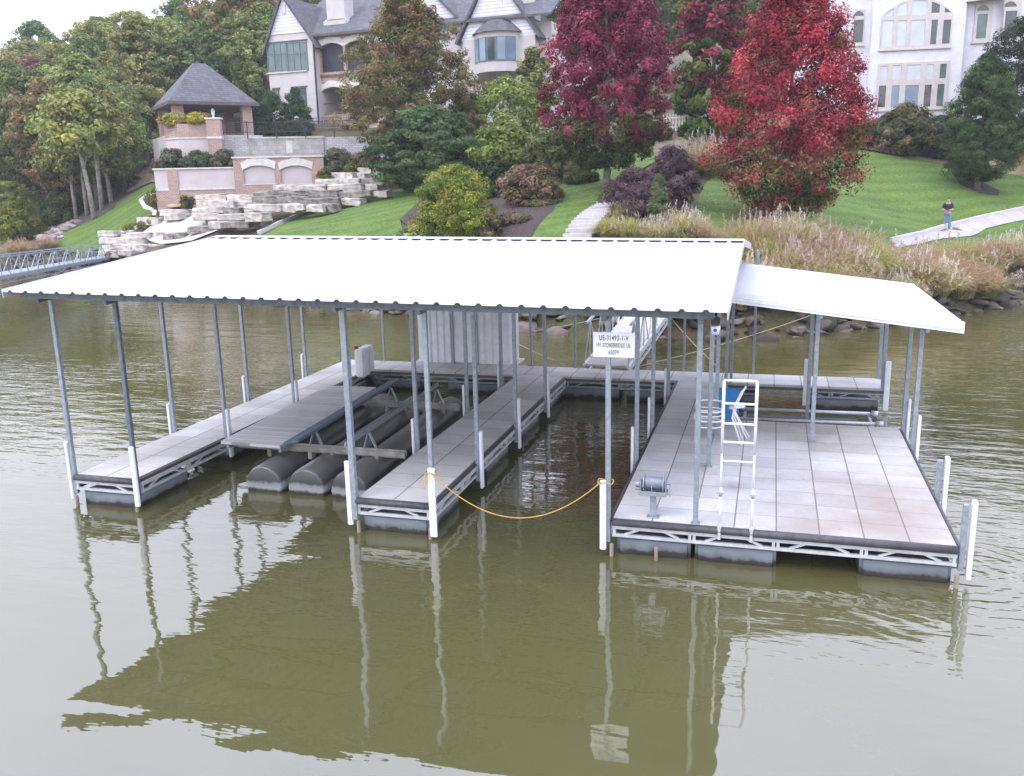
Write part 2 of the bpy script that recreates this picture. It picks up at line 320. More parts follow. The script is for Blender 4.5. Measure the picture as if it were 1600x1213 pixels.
# ------------------------------------------------------------------ terrain
shore_px = [(-260, 446), (-120, 436), (0, 427), (90, 428), (370, 472), (520, 480), (690, 500), (920, 525), (1160, 532), (1350, 512), (1500, 490), (1600, 470), (1750, 448), (2000, 420)]
shore = [atZ(x, y, 0)[:2] for x, y in shore_px]
A = []
for i, p in enumerate(shore):
    a = shore[max(i-1, 0)]; b = shore[min(i+1, len(shore)-1)]; t = (b-a)/np.linalg.norm(b-a); n = np.array([-t[1], t[0]])
    A.append((*p, 0)); A.append((*(p+n*1.3), .95)); A.append((*(p-n*2.5), -1.2)); A.append((*(p-n*8), -3))
def mid(a, b, k): return a+(b-a)*k
for i in range(len(shore)-1):
    a, b = shore[i], shore[i+1]; L = np.linalg.norm(b-a); t = (b-a)/L; n = np.array([-t[1], t[0]]); m = int(L//3.5)
    for j in range(1, m+1):
        p = mid(a, b, j/(m+1)); A.append((*p, 0)); A.append((*(p+n*1.3), .95)); A.append((*(p-n*2.5), -1.2))
for x, y, D in [(85, 375, 64), (160, 345, 65), (235, 285, 69), (245, 322, 61), (300, 319, 59.5), (215, 372, 57), (340, 362, 53.5), (420, 366, 45.5), (500, 347, 49), (590, 310, 55), (640, 345, 46),
                (700, 372, 38), (830, 372, 35.5), (905, 372, 36), (945, 325, 41), (948, 292, 44), (860, 300, 46), (1000, 372, 35), (1050, 235, 54), (1045, 205, 59), (900, 250, 54), (800, 262, 56),
                (700, 240, 64), (300, 325, 61.5), (400, 322, 61), (490, 318, 61.5), (570, 308, 61), (330, 325, 63), (420, 322, 63), (500, 318, 63), (400, 213, 67.5), (560, 213, 67.5), (320, 230, 66), (430, 192, 74), (600, 192, 74), (800, 187, 74), (1215, 350, 39), (1130, 372, 36), (1380, 388, 41), (1478, 365, 47.5),
                (1600, 337, 50), (1600, 292, 55), (1525, 296, 53), (1360, 240, 57), (1480, 264, 57), (1400, 196, 66), (1300, 198, 64), (1600, 185, 68), (1250, 302, 46), (1300, 402, 37), (1450, 428, 37.5),
                (1550, 440, 38.5), (1700, 330, 52), (60, 380, 69), (-60, 398, 70), (0, 372, 78), (150, 330, 76), (215, 280, 82), (230, 245, 90), (0, 310, 100), (0, 262, 120), (200, 190, 122), (-300, 400, 80), (-300, 345, 130),
                (400, 140, 125), (700, 100, 125), (1000, 100, 125), (1300, 110, 125), (1600, 110, 125), (2100, 200, 110), (2000, 290, 65), (500, 60, 190), (1200, 0, 190), (0, 190, 190), (-500, 330, 190), (2000, 50, 190)]:
    A.append(tuple(W(x, y, D)))
A = np.array(A); PX = A[:, :2]; K = np.linalg.norm(PX[:, None]-PX[None], axis=2)
n_ = len(A); Q = np.hstack([PX, np.ones((n_, 1))]); S = np.zeros((n_+3, n_+3)); S[:n_, :n_] = K+np.eye(n_)*-.15; S[:n_, n_:] = Q; S[n_:, :n_] = Q.T
SOL = np.linalg.solve(S, np.concatenate([A[:, 2], np.zeros(3)]))
def gz(x, y):
    x = np.asarray(x, float); y = np.asarray(y, float); P = np.stack([x.ravel(), y.ravel()], 1); out = np.empty(len(P))
    for i in range(0, len(P), 20000):
        p = P[i:i+20000]; out[i:i+20000] = np.linalg.norm(p[:, None]-PX[None], axis=2)@SOL[:n_]+np.hstack([p, np.ones((len(p), 1))])@SOL[n_:]
    return np.maximum(out, -3).reshape(x.shape)
def hit(px, py, d0=26):
    d = ray(px, py); T = np.arange(d0, 190, .2); P = CP+d[None]*T[:, None]; h = gz(P[:, 0], P[:, 1]); k = np.where(P[:, 2] < h)[0]
    i = k[0] if len(k) else len(T)-1; p = P[i]; return np.array([p[0], p[1], gz(p[0], p[1])])
def foot(px, D):                                         # ground point in the photo's column px at depth D
    p = W(px, 300, D); return np.array([p[0], p[1], float(gz(p[0], p[1]))])
def npmesh(name, V, F, mat, parent=None, col=None, smooth=False):
    me = bpy.data.meshes.new(name); nv, nf, k = len(V), len(F), F.shape[1]
    me.vertices.add(nv); me.vertices.foreach_set('co', V.astype(np.float32).ravel()); me.loops.add(nf*k); me.loops.foreach_set('vertex_index', F.astype(np.int32).ravel())
    me.polygons.add(nf); me.polygons.foreach_set('loop_start', np.arange(0, nf*k, k, dtype=np.int32)); me.polygons.foreach_set('loop_total', np.full(nf, k, dtype=np.int32))
    if col is not None:
        a = me.color_attributes.new('Col', 'FLOAT_COLOR', 'POINT'); a.data.foreach_set('color', np.hstack([col, np.ones((nv, 1))]).astype(np.float32).ravel())
    if smooth: me.polygons.foreach_set('use_smooth', np.ones(nf, dtype=bool))
    me.update(calc_edges=True); me.validate(); me.materials.append(mat)
    if parent == 'mesh': return me
    o = bpy.data.objects.new(name, me); C0.objects.link(o)
    if parent: o.parent = parent
    return o
xs = np.concatenate([np.arange(-150, -60, 3.), np.arange(-60, 45, .8), np.arange(45, 140, 3.)]); ys = np.concatenate([np.arange(8, 80, .8), np.arange(80, 210, 3.)])
GX, GY = np.meshgrid(xs, ys); GZ = gz(GX, GY); rr = np.random.RandomState(3)
GZ = GZ-.06+np.where(GZ < 0, -.1, 0); nx, ny = len(xs), len(ys)
idx = np.arange(nx*ny).reshape(ny, nx); F = np.stack([idx[:-1, :-1], idx[:-1, 1:], idx[1:, 1:], idx[1:, :-1]], -1).reshape(-1, 4)
tag(npmesh('hillside', np.stack([GX, GY, GZ], -1).reshape(-1, 3), F, MT['ground'], smooth=True), kind='structure')
# one wide sheet of water
wv = []; MBw = MB(); MBw.add([(-1200, -900, 0), (1200, -900, 0), (1200, 900, 0), (-1200, 900, 0)], [(0, 1, 2, 3)]); tag(MBw.build('lake_water', MT['water']), kind='structure')
mbh = MB(); mbh.add([(-1200, 205, -1), (1200, 205, -1), (1200, 900, 18), (-1200, 900, 18)], [(0, 1, 2, 3)])
mbh.add([(135, 40, -1), (900, -100, -1), (900, 400, 40), (135, 230, 22)], [(0, 1, 2, 3)]); tag(mbh.build('far_hills', MT['ground']), kind='structure')

def patch(name, pix, mat, dz, step=.8, world=None, kind='structure', jit=0):
    P = world if world is not None else [hit(x, y)[:2] for x, y in pix]
    B = []
    for i in range(len(P)):
        a = np.array(P[i][:2]); b = np.array(P[(i+1) % len(P)][:2]); m = max(1, int(np.linalg.norm(b-a)/step))
        for j in range(m): B.append(a+(b-a)*j/m)
    B = np.array(B)
    if jit: B = B+np.random.RandomState(5).normal(0, jit, B.shape)
    mn, mx = B.min(0), B.max(0); gx, gy = np.meshgrid(np.arange(mn[0]+step/2, mx[0], step), np.arange(mn[1]+step/2, mx[1], step)); G = np.stack([gx.ravel(), gy.ravel()], 1)
    ins = np.zeros(len(G), bool); j = len(B)-1
    for i in range(len(B)):
        c = ((B[i, 1] > G[:, 1]) != (B[j, 1] > G[:, 1])) & (G[:, 0] < (B[j, 0]-B[i, 0])*(G[:, 1]-B[i, 1])/(B[j, 1]-B[i, 1]+1e-12)+B[i, 0]); ins ^= c; j = i
    G = G[ins]; allp = [Vector(p) for p in B]+[Vector(p) for p in G]
    r = delaunay_2d_cdt(allp, [], [list(range(len(B)))], 1, 1e-5)
    V = np.array([(v.x, v.y) for v in r[0]]); z = gz(V[:, 0], V[:, 1])+dz
    F = np.array([f for f in r[2] if len(f) == 3])
    a = V[F[:, 0]]; b = V[F[:, 1]]; c = V[F[:, 2]]; cr_ = (b[:, 0]-a[:, 0])*(c[:, 1]-a[:, 1])-(b[:, 1]-a[:, 1])*(c[:, 0]-a[:, 0]); F[cr_ < 0] = F[cr_ < 0][:, ::-1]
    return tag(npmesh(name, np.hstack([V, z[:, None]]), F, mat, smooth=True), kind=kind)
patch('side_lawn', [(68, 385), (110, 352), (160, 335), (205, 305), (225, 292), (246, 290), (243, 306), (222, 312), (232, 330), (243, 340), (225, 357), (200, 364), (170, 375), (160, 390)], MT['lawn'], .03)
patch('middle_lawn', [(380, 400), (420, 364), (482, 333), (560, 312), (600, 302), (650, 292), (655, 320), (625, 345), (632, 372), (640, 400)], MT['lawn'], .03)
patch('centre_lawn', [(810, 372), (850, 340), (880, 300), (850, 280), (880, 262), (935, 250), (1020, 230), (1045, 222), (1045, 240), (985, 275), (960, 300), (950, 322), (925, 345), (890, 368), (860, 400), (790, 405)], MT['lawn'], .03)
rl = [hit(x, y)[:2] for x, y in [(1085, 330), (1100, 290), (1130, 262), (1200, 250), (1300, 246), (1345, 236), (1385, 243), (1440, 250), (1500, 262), (1560, 270), (1640, 282), (1800, 300), (1800, 345), (1600, 405), (1560, 400), (1480, 400), (1300, 405), (1180, 400), (1100, 385), (1080, 370)]]
patch('big_lawn', None, MT['lawn'], .03, 1.0, world=rl)
patch('shore_mulch', [(660, 372), (625, 345), (655, 318), (760, 300), (880, 300), (865, 330), (830, 372), (790, 400), (650, 400)], MT['mulch'], .045)
patch('tree_mulch', [(1490, 276), (1530, 285), (1562, 300), (1560, 308), (1530, 305), (1500, 292)], MT['mulch'], .06, .4)
patch('bed_mulch', [(1340, 233), (1440, 252), (1500, 262), (1600, 278), (1620, 225), (1500, 215), (1350, 215)], MT['straw'], .06)
patch('shrub_mulch', [(222, 312), (246, 303), (300, 322), (285, 338), (240, 345), (243, 338), (232, 330)], MT['mulch'], .05, .5)
patch('wood_mulch', [(100, 352), (140, 325), (185, 305), (180, 325), (140, 345), (110, 360)], MT['mulch'], .05, .6)
patch('dry_bank', [(195, 300), (215, 275), (235, 255), (250, 250), (250, 290), (225, 290)], MT['straw'], .05, .8)
patch('stone_patio', [(216, 372), (240, 352), (275, 338), (310, 335), (340, 362), (300, 378), (250, 385)], MT['slab'], .07, .6)
# footpath with a raised kerb on its uphill side
pth = [hit(x, y)[:2] for x, y in [(1392, 379), (1440, 368), (1478, 358), (1540, 343), (1600, 329), (1700, 305), (1790, 288)]]
pth2 = [hit(x, y)[:2] for x, y in [(1790, 306), (1700, 324), (1600, 347), (1540, 361), (1478, 375), (1440, 384), (1400, 391)]]
pmt, pnt, pb = newmat('path_concrete'); ptc = nn(pnt, 'ShaderNodeTexCoord'); ps = nn(pnt, 'ShaderNodeSeparateXYZ'); pnt.links.new(ptc.outputs['Object'], ps.inputs[0])
pj_ = mth(pnt, 'LESS_THAN', mth(pnt, 'FRACT', mth(pnt, 'MULTIPLY', mth(pnt, 'ADD', ps.outputs[0], mth(pnt, 'MULTIPLY', ps.outputs[1], .45)), .62)), .03)
pc_ = ramp(pnt, noise(pnt, ptc.outputs['Object'], 1.3, 6, .65), [(.35, (.40, .375, .365)), (.7, (.29, .265, .25))])
pnt.links.new(mixc(pnt, mth(pnt, 'MULTIPLY', pj_, .7), pc_, (.18, .16, .15)), pb.inputs['Base Color']); pb.inputs['Roughness'].default_value = .85
patch('footpath', None, pmt, .07, .5, world=pth+pth2)
kb = MB(); kp = [Vector((p[0], p[1], float(gz(*p))+.1)) for p in pth]
for a, b in zip(kp[:-1], kp[1:]): kb.bar(a, b, .16, .24)
tag(kb.build('path_kerb', MT['stucco']), kind='structure')
def edging(pix, w=.22, h=.22, name='bed_edging'):
    e = MB(); q = [hit(x, y) for x, y in pix]
    for a, b in zip(q[:-1], q[1:]): e.bar(Vector(a)+Vector((0, 0, .08)), Vector(b)+Vector((0, 0, .08)), w, h)
    return tag(e.build(name, MT['cap']), kind='structure')
edging([(246, 305), (230, 309), (220, 315), (226, 325), (243, 334), (241, 342), (225, 354), (205, 361)]); edging([(404, 367), (440, 350), (484, 332)], .18)

# ------------------------------------------------------------------ rocks of the shore (uncountable)
def rocks(name, pts, sizes, cols, mat, seed):
    rs = np.random.RandomState(seed); bm = bmesh.new(); bmesh.ops.create_icosphere(bm, subdivisions=2, radius=1); base = np.array([v.co[:] for v in bm.verts]); bf = np.array([[v.index for v in f.verts] for f in bm.faces]); bm.free()
    V = []; F = []; Cc = []
    for i, (p, s) in enumerate(zip(pts, sizes)):
        d = base.copy()
        for _ in range(11):                          # planar cuts make angular stone
            n = rs.normal(size=3); n /= np.linalg.norm(n); h = rs.uniform(.32, .7); k = d@n; d = d-np.outer(np.maximum(k-h, 0), n)
        d = d*np.array([rs.uniform(.8, 1.5), rs.uniform(.7, 1.2), rs.uniform(.35, .7)])*s*1.25; a = rs.uniform(0, 6.3); ca, sa = math.cos(a), math.sin(a)
        d = d@np.array([[ca, sa, 0], [-sa, ca, 0], [0, 0, 1]]); V.append(d+p); F.append(bf+i*len(base)); Cc.append(np.tile(cols[rs.randint(len(cols))]*rs.uniform(.7, 1.15), (len(base), 1)))
    return npmesh(name, np.vstack(V), np.vstack(F), mat, col=np.vstack(Cc))
rs = np.random.RandomState(11); pts = []; sz = []
for i in range(len(shore)-1):
    a, b = shore[i], shore[i+1]; L = np.linalg.norm(b-a); t = (b-a)/L; n = np.array([-t[1], t[0]])
    for _ in range(int(L*13)):
        q = a+t*rs.uniform(0, L)+n*rs.uniform(-.35, 1.9); s = rs.uniform(.12, .42)*(1 if rs.rand() < .85 else 1.6); pts.append((q[0], q[1], max(float(gz(*q)), -.1)+s*.15)); sz.append(s)
tag(rocks('shore_riprap', np.array(pts), sz, [np.array(c) for c in ((.145, .118, .098), (.09, .075, .062), (.20, .17, .145), (.06, .048, .04), (.13, .098, .075))], MT['rock'], 4), 'jumbled brown and grey broken rock lining the water edge', 'rocks', kind='stuff')
pts = []; sz = []
for _ in range(260):
    k = rs.rand(); q = hit(70+k*75+rs.normal(0, 5), 378-k*58+rs.normal(0, 4)); pts.append((q[0], q[1], q[2]+.05)); sz.append(rs.uniform(.15, .45))
tag(rocks('rubble_strip', np.array(pts), sz, [np.array(c) for c in ((.34, .29, .26), (.24, .2, .18), (.42, .37, .34))], MT['rock'], 5), 'strip of grey rubble between woodland floor and side lawn', 'rocks', kind='stuff')
# ================================================================== THE BOAT DOCK
dock = empty('boat_dock', (0, 0, 0), 0, 'floating boat dock with two slips, open platform, steel posts and white roofs', 'boat dock')
ZD = .55
def truss(x0, y0, x1, y1, parent, n=None, mat='alu', zt=.44, zb=.305):
    m = MB(); a = Vector((x0, y0, 0)); b = Vector((x1, y1, 0)); L = (b-a).length; n = n or max(1, round(L/1.22)); t = (b-a)/L
    m.bar(a+Vector((0, 0, zt)), b+Vector((0, 0, zt)), .05, .075); m.bar(a+Vector((0, 0, zb)), b+Vector((0, 0, zb)), .045, .045)
    for i in range(n):
        p = a+t*(L*i/n); q = a+t*(L*(i+1)/n); w = L/n
        m.bar(p+t*.03+Vector((0, 0, zb+.02)), p+t*.03+Vector((0, 0, zt-.03)), .04); m.bar(q-t*.03+Vector((0, 0, zb+.02)), q-t*.03+Vector((0, 0, zt-.03)), .04)
        m.bar(p+t*w*.16+Vector((0, 0, zb+.02)), p+t*w*.34+Vector((0, 0, zt-.03)), .032); m.bar(q-t*w*.16+Vector((0, 0, zb+.02)), q-t*w*.34+Vector((0, 0, zt-.03)), .032)
    return m.build('truss_frame', MT[mat], parent)
def flt(x0, x1, y0, y1, parent):
    m = MB().box(x0, x1, y0, y1, -.25, .285)
    return m.build('float', MT['float'], parent, bevel=.05, seg=3)
def deck(name, mat, x0, x1, y0, y1, label=None):
    o = MB().box(x0, x1, y0, y1, ZD-.06, ZD).build(name, MT[mat], dock, bevel=.004, seg=1)
    if label: o['label'] = label
    return o
f1 = deck('finger_deck', 'panelF', 0, 1.22, 0, 10.36, 'left narrow finger deck of grey panels')
f2 = deck('finger_deck', 'panelG', 5.33, 6.55, 0, 9.255, 'middle narrow finger deck between the two slips')
pl = deck('platform_deck', 'panelP', 9.36, 13.89, 0, 5.85, 'wide open swim platform of square grey panels')
f3 = deck('finger_deck', 'panelP', 9.36, 10.4925, 5.855, 9.255, 'narrow deck joining the platform to the rear walkway')
bk = deck('walkway_deck', 'panelF', 1.225, 14.02, 9.26, 10.36, 'rear walkway deck')
ext = deck('walkway_deck', 'panelF', 2.05, 4.95, 10.365, 11.35)
g = .03
truss(0, -g, 1.22, -g, f1, 1); truss(1.22+g, .05, 1.22+g, 9.2, f1); truss(-g, .05, -g, 10.3, f1, mat='galvd')
truss(5.33, -g, 6.55, -g, f2, 1); truss(6.55+g, .05, 6.55+g, 9.2, f2); truss(5.33-g, .05, 5.33-g, 9.2, f2, mat='galvd')
truss(9.36, -g, 13.89, -g, pl, 4); truss(9.36-g, .05, 9.36-g, 5.8, pl); truss(13.89+g, .05, 13.89+g, 5.8, pl); truss(10.5, 5.85+g, 13.89, 5.85+g, pl, mat='galvd')
truss(9.36-g, 5.9, 9.36-g, 9.2, f3, mat='galvd'); truss(10.4925+g, 5.95, 10.4925+g, 9.2, f3, mat='galvd')
for a, b in ((1.3, 5.28), (6.62, 9.3), (10.56, 14.0)): truss(a, 9.26-g, b, 9.26-g, bk, mat='galv')
# dark timber band under the rear walkway edge, rubber rolls on the fronts
for a, b in ((1.26, 5.3), (6.6, 9.32), (10.53, 14.02)): MB().box(a, b, 9.20, 9.225, .44, .5).build('edge_board', MT['browntrim'], bk)
for a, b, p in ((0, 1.22, f1), (5.33, 6.55, f2), (9.36, 13.89, pl)):
    MB().tube([(a, -.055, .505), (b, -.055, .505)], .052, 10).build('edge_bumper', MT['rubber'], p, smooth=True)
for x, y0, y1, p in ((1.22, .02, 9.2, f1), (6.55, .02, 9.2, f2), (9.36, .02, 9.2, pl), (13.89, .02, 5.85, pl)):
    s = -1 if x == 9.36 else 1
    MB().box(min(x+s*.001, x+s*.06), max(x+s*.001, x+s*.06), y0, y1, .475, .535).build('edge_bumper', MT['rubber'], p, bevel=.015)
for y0, y1 in ((.02, 1.45), (2.9, 4.4), (5.4, 6.9), (8, 9.2)): flt(.05, 1.17, y0, y1, f1); flt(5.38, 6.5, y0, y1, f2)
flt(9.42, 10.47, .02, 1.4, pl); flt(10.53, 11.64, .02, 1.4, pl); flt(12.72, 13.86, .02, 1.4, pl)
for y0 in (2.2, 4.4): flt(9.42, 10.47, y0, y0+1.4, pl); flt(12.72, 13.86, y0, y0+1.4, pl); flt(11.1, 12.2, y0, y0+1.4, pl)
flt(9.42, 10.44, 6.6, 8.2, f3)
for x0, x1 in ((.1, 2.6), (3.4, 5.2), (5.4, 7.9), (8.1, 9.4), (9.6, 11.2), (12.4, 13.9)): flt(x0, x1, 9.32, 10.3, bk)
# brown legs under the front corners
for x, y in ((.02, -.09), (1.24, -.09), (5.36, -.09), (6.56, -.09), (9.36, -.09), (10.0, -.09), (13.9, -.09)):
    MB().box(x-.026, x+.026, y-.026, y+.026, -.3, .19).build('corner_leg', MT['wood'], dock, bevel=.01)
# roofs ------------------------------------------------------------
def tilt(x): return -.0115*x
def rz_(y): return 3.755+(y+.5)*.5/6.0 if y <= 5.5 else 4.255-(y-5.5)*.5/6.0   # main roof surface height
def sheet(x0, x1, ylist, name, mat, parent, pitch=.305, rib=.032, off=0):
    m = MB(); prof = []; x = x0
    while x < x1-.001:
        c = x+pitch/2; prof += [(x, 0), (c-.05, 0), (c-.022, rib), (c+.022, rib), (c+.05, 0)]; x += pitch
    prof = [q for q in prof if q[0] <= x1]+[(x1, 0)]; vs = []
    for y, z in ylist:
        for px, h in prof: vs.append((px, y, z+h+tilt(px)+off))
    n = len(prof); fs = [(i*n+k, i*n+k+1, (i+1)*n+k+1, (i+1)*n+k) for i in range(len(ylist)-1) for k in range(n-1)]
    m.add(vs, fs); o = m.build(name, mat, parent); md = o.modifiers.new('thick', 'SOLIDIFY'); md.thickness = .006; md.offset = -1; o.data.materials.append(MT['galv']); md.material_offset = 1; return o
rf = sheet(-.5, 10.9, [(-.5, rz_(-.5)), (5.5, rz_(5.5)), (11.3, rz_(11.3))], 'main_roof', MT['white_metal'], dock)
rc = MB()
for s in (-1, 1):
    for k in range(38):
        x0 = -.5+k*.3; x1 = x0+.3
        def zz(x, y): return rz_(y)+tilt(x)+.036
        y0, y1 = 5.5, 5.5+s*.24
        rc.add([(x0, y0, zz(x0, 5.5)), (x1, y0, zz(x1, 5.5)), (x1, y1, zz(x1, y1)), (x0, y1, zz(x0, y1)), (x0, y0, zz(x0, 5.5)+.006), (x1, y0, zz(x1, 5.5)+.006), (x1, y1, zz(x1, y1)+.006), (x0, y1, zz(x0, y1)+.006)],
               [(0, 1, 2, 3), (7, 6, 5, 4), (2, 3, 7, 6)])
rc.build('ridge_cap', MT['white_metal'], rf)
def slopebar(m, x, y0, y1, w, h, dz):
    m.bar((x, y0, rz_(y0)+tilt(x)+dz), (x, y1, rz_(y1)+tilt(x)+dz), w, h)
for x in (-.505, 10.905):
    t = MB(); slopebar(t, x, -.5, 5.5, .012, .14, -.03); slopebar(t, x, 5.5, 11.3, .012, .14, -.03); t.build('gable_trim', MT['white_metal'], rf)
for y in (-.28, 11.1): bm_ = MB(); bm_.bar((-.3, y, rz_(y)+tilt(-.3)-.075), (10.72, y, rz_(y)+tilt(10.72)-.075), .06, .13); bm_.build('eave_beam', MT['galvd'], rf)
bm2 = MB()
for y in (1.2, 2.7, 4.1, 5.4, 6.8, 8.2, 9.7): bm2.bar((-.4, y, rz_(y)+tilt(-.4)-.05), (10.8, y, rz_(y)+tilt(10.8)-.05), .06, .07)
bm2.build('purlin', MT['galvd'], rf)
for x in (-.04, 1.27, 5.28, 6.6, 9.28, 10.55):
    t = MB(); slopebar(t, x, -.3, 5.5, .07, .12, -.15); slopebar(t, x, 5.5, 11.1, .07, .12, -.15); t.build('rafter', MT['galvd'], rf)
# lower side roof: ribs run outward, flat white fascia toward the water
def sz_(x): return 3.33-(x-10.72)*.46/3.8
m = MB(); prof = []; y = 4.05
while y < 9.75:
    prof += [(y, 0), (y+.05, .0), (y+.07, .018), (y+.09, .018), (y+.11, 0)]; y += .15
prof.append((9.8, 0)); n = len(prof)
m.add([(x, py, sz_(x)+h) for x in (10.72, 14.5) for py, h in prof], [(k, k+1, n+k+1, n+k) for k in range(n-1)])
sr = m.build('side_roof', MT['white_metal'], dock); sr['label'] = 'small lower white roof on the right, over the platform rear'; md = sr.modifiers.new('thick', 'SOLIDIFY'); md.thickness = .006; md.offset = -1
m = MB()
for (a, b, dy) in ((.022, -.075, 0), (-.08, -.125, -.012), (-.13, -.175, 0)):
    m.add([(10.74, 4.03+dy, sz_(10.74)+a), (14.52, 4.03+dy, sz_(14.52)+a), (14.52, 4.03+dy, sz_(14.52)+b), (10.74, 4.03+dy, sz_(10.74)+b),
           (10.74, 4.045+dy, sz_(10.74)+a), (14.52, 4.045+dy, sz_(14.52)+a), (14.52, 4.045+dy, sz_(14.52)+b), (10.74, 4.045+dy, sz_(10.74)+b)],
          [(0, 1, 2, 3), (7, 6, 5, 4), (0, 4, 5, 1), (3, 2, 6, 7), (0, 3, 7, 4), (1, 5, 6, 2)])
m.build('fascia', MT['pvc'], sr)
m = MB()
for y in (4.5, 7.2, 9.6): m.bar((10.75, y, sz_(10.75)-.09), (14.35, y, sz_(14.35)-.09), .06, .12)
for x in (12.27, 13.98): m.bar((x, 4.1, sz_(x)-.2), (x, 9.7, sz_(x)-.2), .06, .1)
m.build('roof_beam', MT['galv'], sr)
# posts ------------------------------------------------------------
def post(x, y, ztop=None, z0=.2, w=.07, mat='galv'):
    zt = ztop if ztop else rz_(y)+tilt(x)-.12
    m = MB().box(x-w/2, x+w/2, y-w/2, y+w/2, z0, zt); o = m.build('post', MT[mat], dock, bevel=.006, seg=1); return o
def fender(x, y, z0=.1, z1=1.15, wx=.09, wy=.05):
    m = MB().box(x-wx/2, x+wx/2, y-wy/2, y+wy/2, z0, z1); o = m.build('fender_post', MT['pvc'], dock, bevel=.01)
    if y < -.1:
        for z in np.arange(z0+.1, z1, .2): MB().tube([(x+wx*.2, y-wy/2-.002, z), (x+wx*.2, y-wy/2-.008, z)], .008, 6).build('bolt', MT['galvd'], o)
for y in (.0, 2.75, 5.45, 8.15): post(-.04, y); fender(-.12, y, .1, 1.12, .06, .1)
for y in (2.6, 5.25, 7.9): post(1.26, y); fender(1.33, y, .15, 1.12, .05, .1)
post(1.26, -.04, mat='galvd'); fender(1.29, -.115)
for y in (2.65, 5.5, 8.05): post(5.27, y); fender(5.2, y, .1, 1.12, .05, .1)
post(5.3, -.05, w=.09); fender(5.215, -.06)
for y in (2.1, 4.55, 7.0): post(6.62, y); fender(6.69, y, .08, 1.12, .05, .1)
post(6.6, -.04); fender(6.63, -.12, .05, 1.15, .11)
for y in (2.9, 5.1, 7.9): post(9.28, y); fender(9.21, y, .1, 1.12, .05, .1)
post(9.3, -.05); fender(9.24, -.12, .1, 1.15)
for y in (.04, 2.69, 4.65): post(10.53, y, z0=.55)
post(10.56, 7.6); post(10.6, 9.3)
for x in (1.16, 3.2, 5.39, 6.58, 9.39, 11.09): post(x, 10.39, w=.06)
for x, y in ((12.25, 4.52), (12.27, 7.2), (13.96, 4.55), (13.96, 5.78), (13.98, 10.35), (13.96, 9.3)): post(x, y, sz_(x)-.14, z0=.55 if y == 4.52 else .2, w=.075)
fender(12.29, 9.16, .1, 1.2, .11, .04); fender(12.32, 6.0, .12, .95, .05, .05); fender(14.04, 9.2, .05, 1.2, .12, .05); fender(14.03, 5.75, .1, 1.15, .05, .1); fender(14.03, 4.5, .1, 1.15, .05, .1)
for y in (1.95, .03):
    MB().box(13.92, 13.99, y-.035, y+.035, .2, 1.12).build('stub_post', MT['galv'], dock, bevel=.006, seg=1); fender(14.05, y-.02, .1, 1.18, .06, .12)
# overlay roofed-in pads at post feet
m = MB()
for x, y in ((10.53, .04), (10.53, 2.69), (10.53, 4.65), (12.25, 4.52)): m.box(x-.06, x+.06, y-.06, y+.06, .551, .562)
m.build('foot_plate', MT['galv'], dock, bevel=.002, seg=1)

# ------------------------------------------------------------------ things on the dock
sg = empty('address_sign', (9.38, -.09, 2.925), 0, 'white rectangular address sign with black letters fixed high on a steel post', 'sign')
MB().box(-.285, .285, -.004, .004, 0, .345).build('sign_board', MT['wpaint'], sg, bevel=.002, seg=1)
def text(s, size, x, y, z, parent, mat, name='lettering', rx=PI/2, xs=1.0, ls=1.0):
    c = bpy.data.curves.new(name, 'FONT'); c.body = s; c.size = size; c.align_x = 'CENTER'; c.extrude = .0012; c.offset = size*.007; c.space_character = ls
    o = bpy.data.objects.new('tmp', c); me = bpy.data.meshes.new_from_object(o); bpy.data.objects.remove(o)
    me.name = name; me.materials.clear(); me.materials.append(mat); t = bpy.data.objects.new(name, me); C0.objects.link(t); t.parent = parent
    t.location = (x, y, z); t.rotation_euler = (rx, 0, 0); t.scale = (xs, 1, 1); return t
text('UE-31493-1-V', .098, 0, -.0065, .235, sg, MT['black'], xs=.60, ls=1.2); text('191 STONEBRIDGE LN.', .088, 0, -.0065, .138, sg, MT['black'], xs=.47, ls=1.18); text('65079', .088, 0, -.0065, .038, sg, MT['black'], xs=.58, ls=1.15)
# boat winch
wn_ = empty('boat_winch', (9.92, .16, .55), 0, 'galvanised cable winch on a short pedestal at the front of the right finger', 'winch')
MB().box(-.045, .045, -.03, .03, 0, .34).box(-.09, .09, -.07, .07, .001, .012).build('pedestal', MT['galv'], wn_, bevel=.004, seg=1)
MB().box(-.2, .2, -.09, .09, .341, .375).box(-.2, .2, -.093, -.083, .345, .41).box(-.2, .2, .083, .093, .345, .41).build('base_plate', MT['galv'], wn_, bevel=.003, seg=1)
d = MB(); d.tube([(-.13, 0, .52), (.15, 0, .52)], .075, 18); 
for x in (-.135, .14): d.tube([(x, 0, .52), (x+.012, 0, .52)], .13, 24)
for x in (-.175, .175): d.box(x-.006, x+.006, -.06, .06, .376, .56)
d.build('drum', MT['galv'], wn_)
c = MB(); pts_ = []
for i in range(17*14): a = i*2*PI/14; pts_.append((-.115+.25*i/(17*14), .082*math.cos(a), .52+.082*math.sin(a)))
c.tube(pts_, .009, 5); c.tube([(-.02, -.085, .5), (-.01, -.09, .38)], .006, 5); c.build('cable', MT['galv'], wn_, smooth=True)
gmb = MB(); gmb.tube([(-.2, .03, .47), (-.17, .03, .47)], .085, 20); gmb.tube([(-.26, -.02, .43), (-.17, -.02, .43)], .03, 10); gmb.tube([(-.25, -.04, .5), (-.2, -.04, .5)], .04, 12); gmb.tube([(.175, 0, .52), (.24, 0, .52)], .02, 8); gmb.bar((.235, 0, .53), (.235, 0, .33), .014, .03); gmb.build('gear_crank', MT['galv'], wn_)
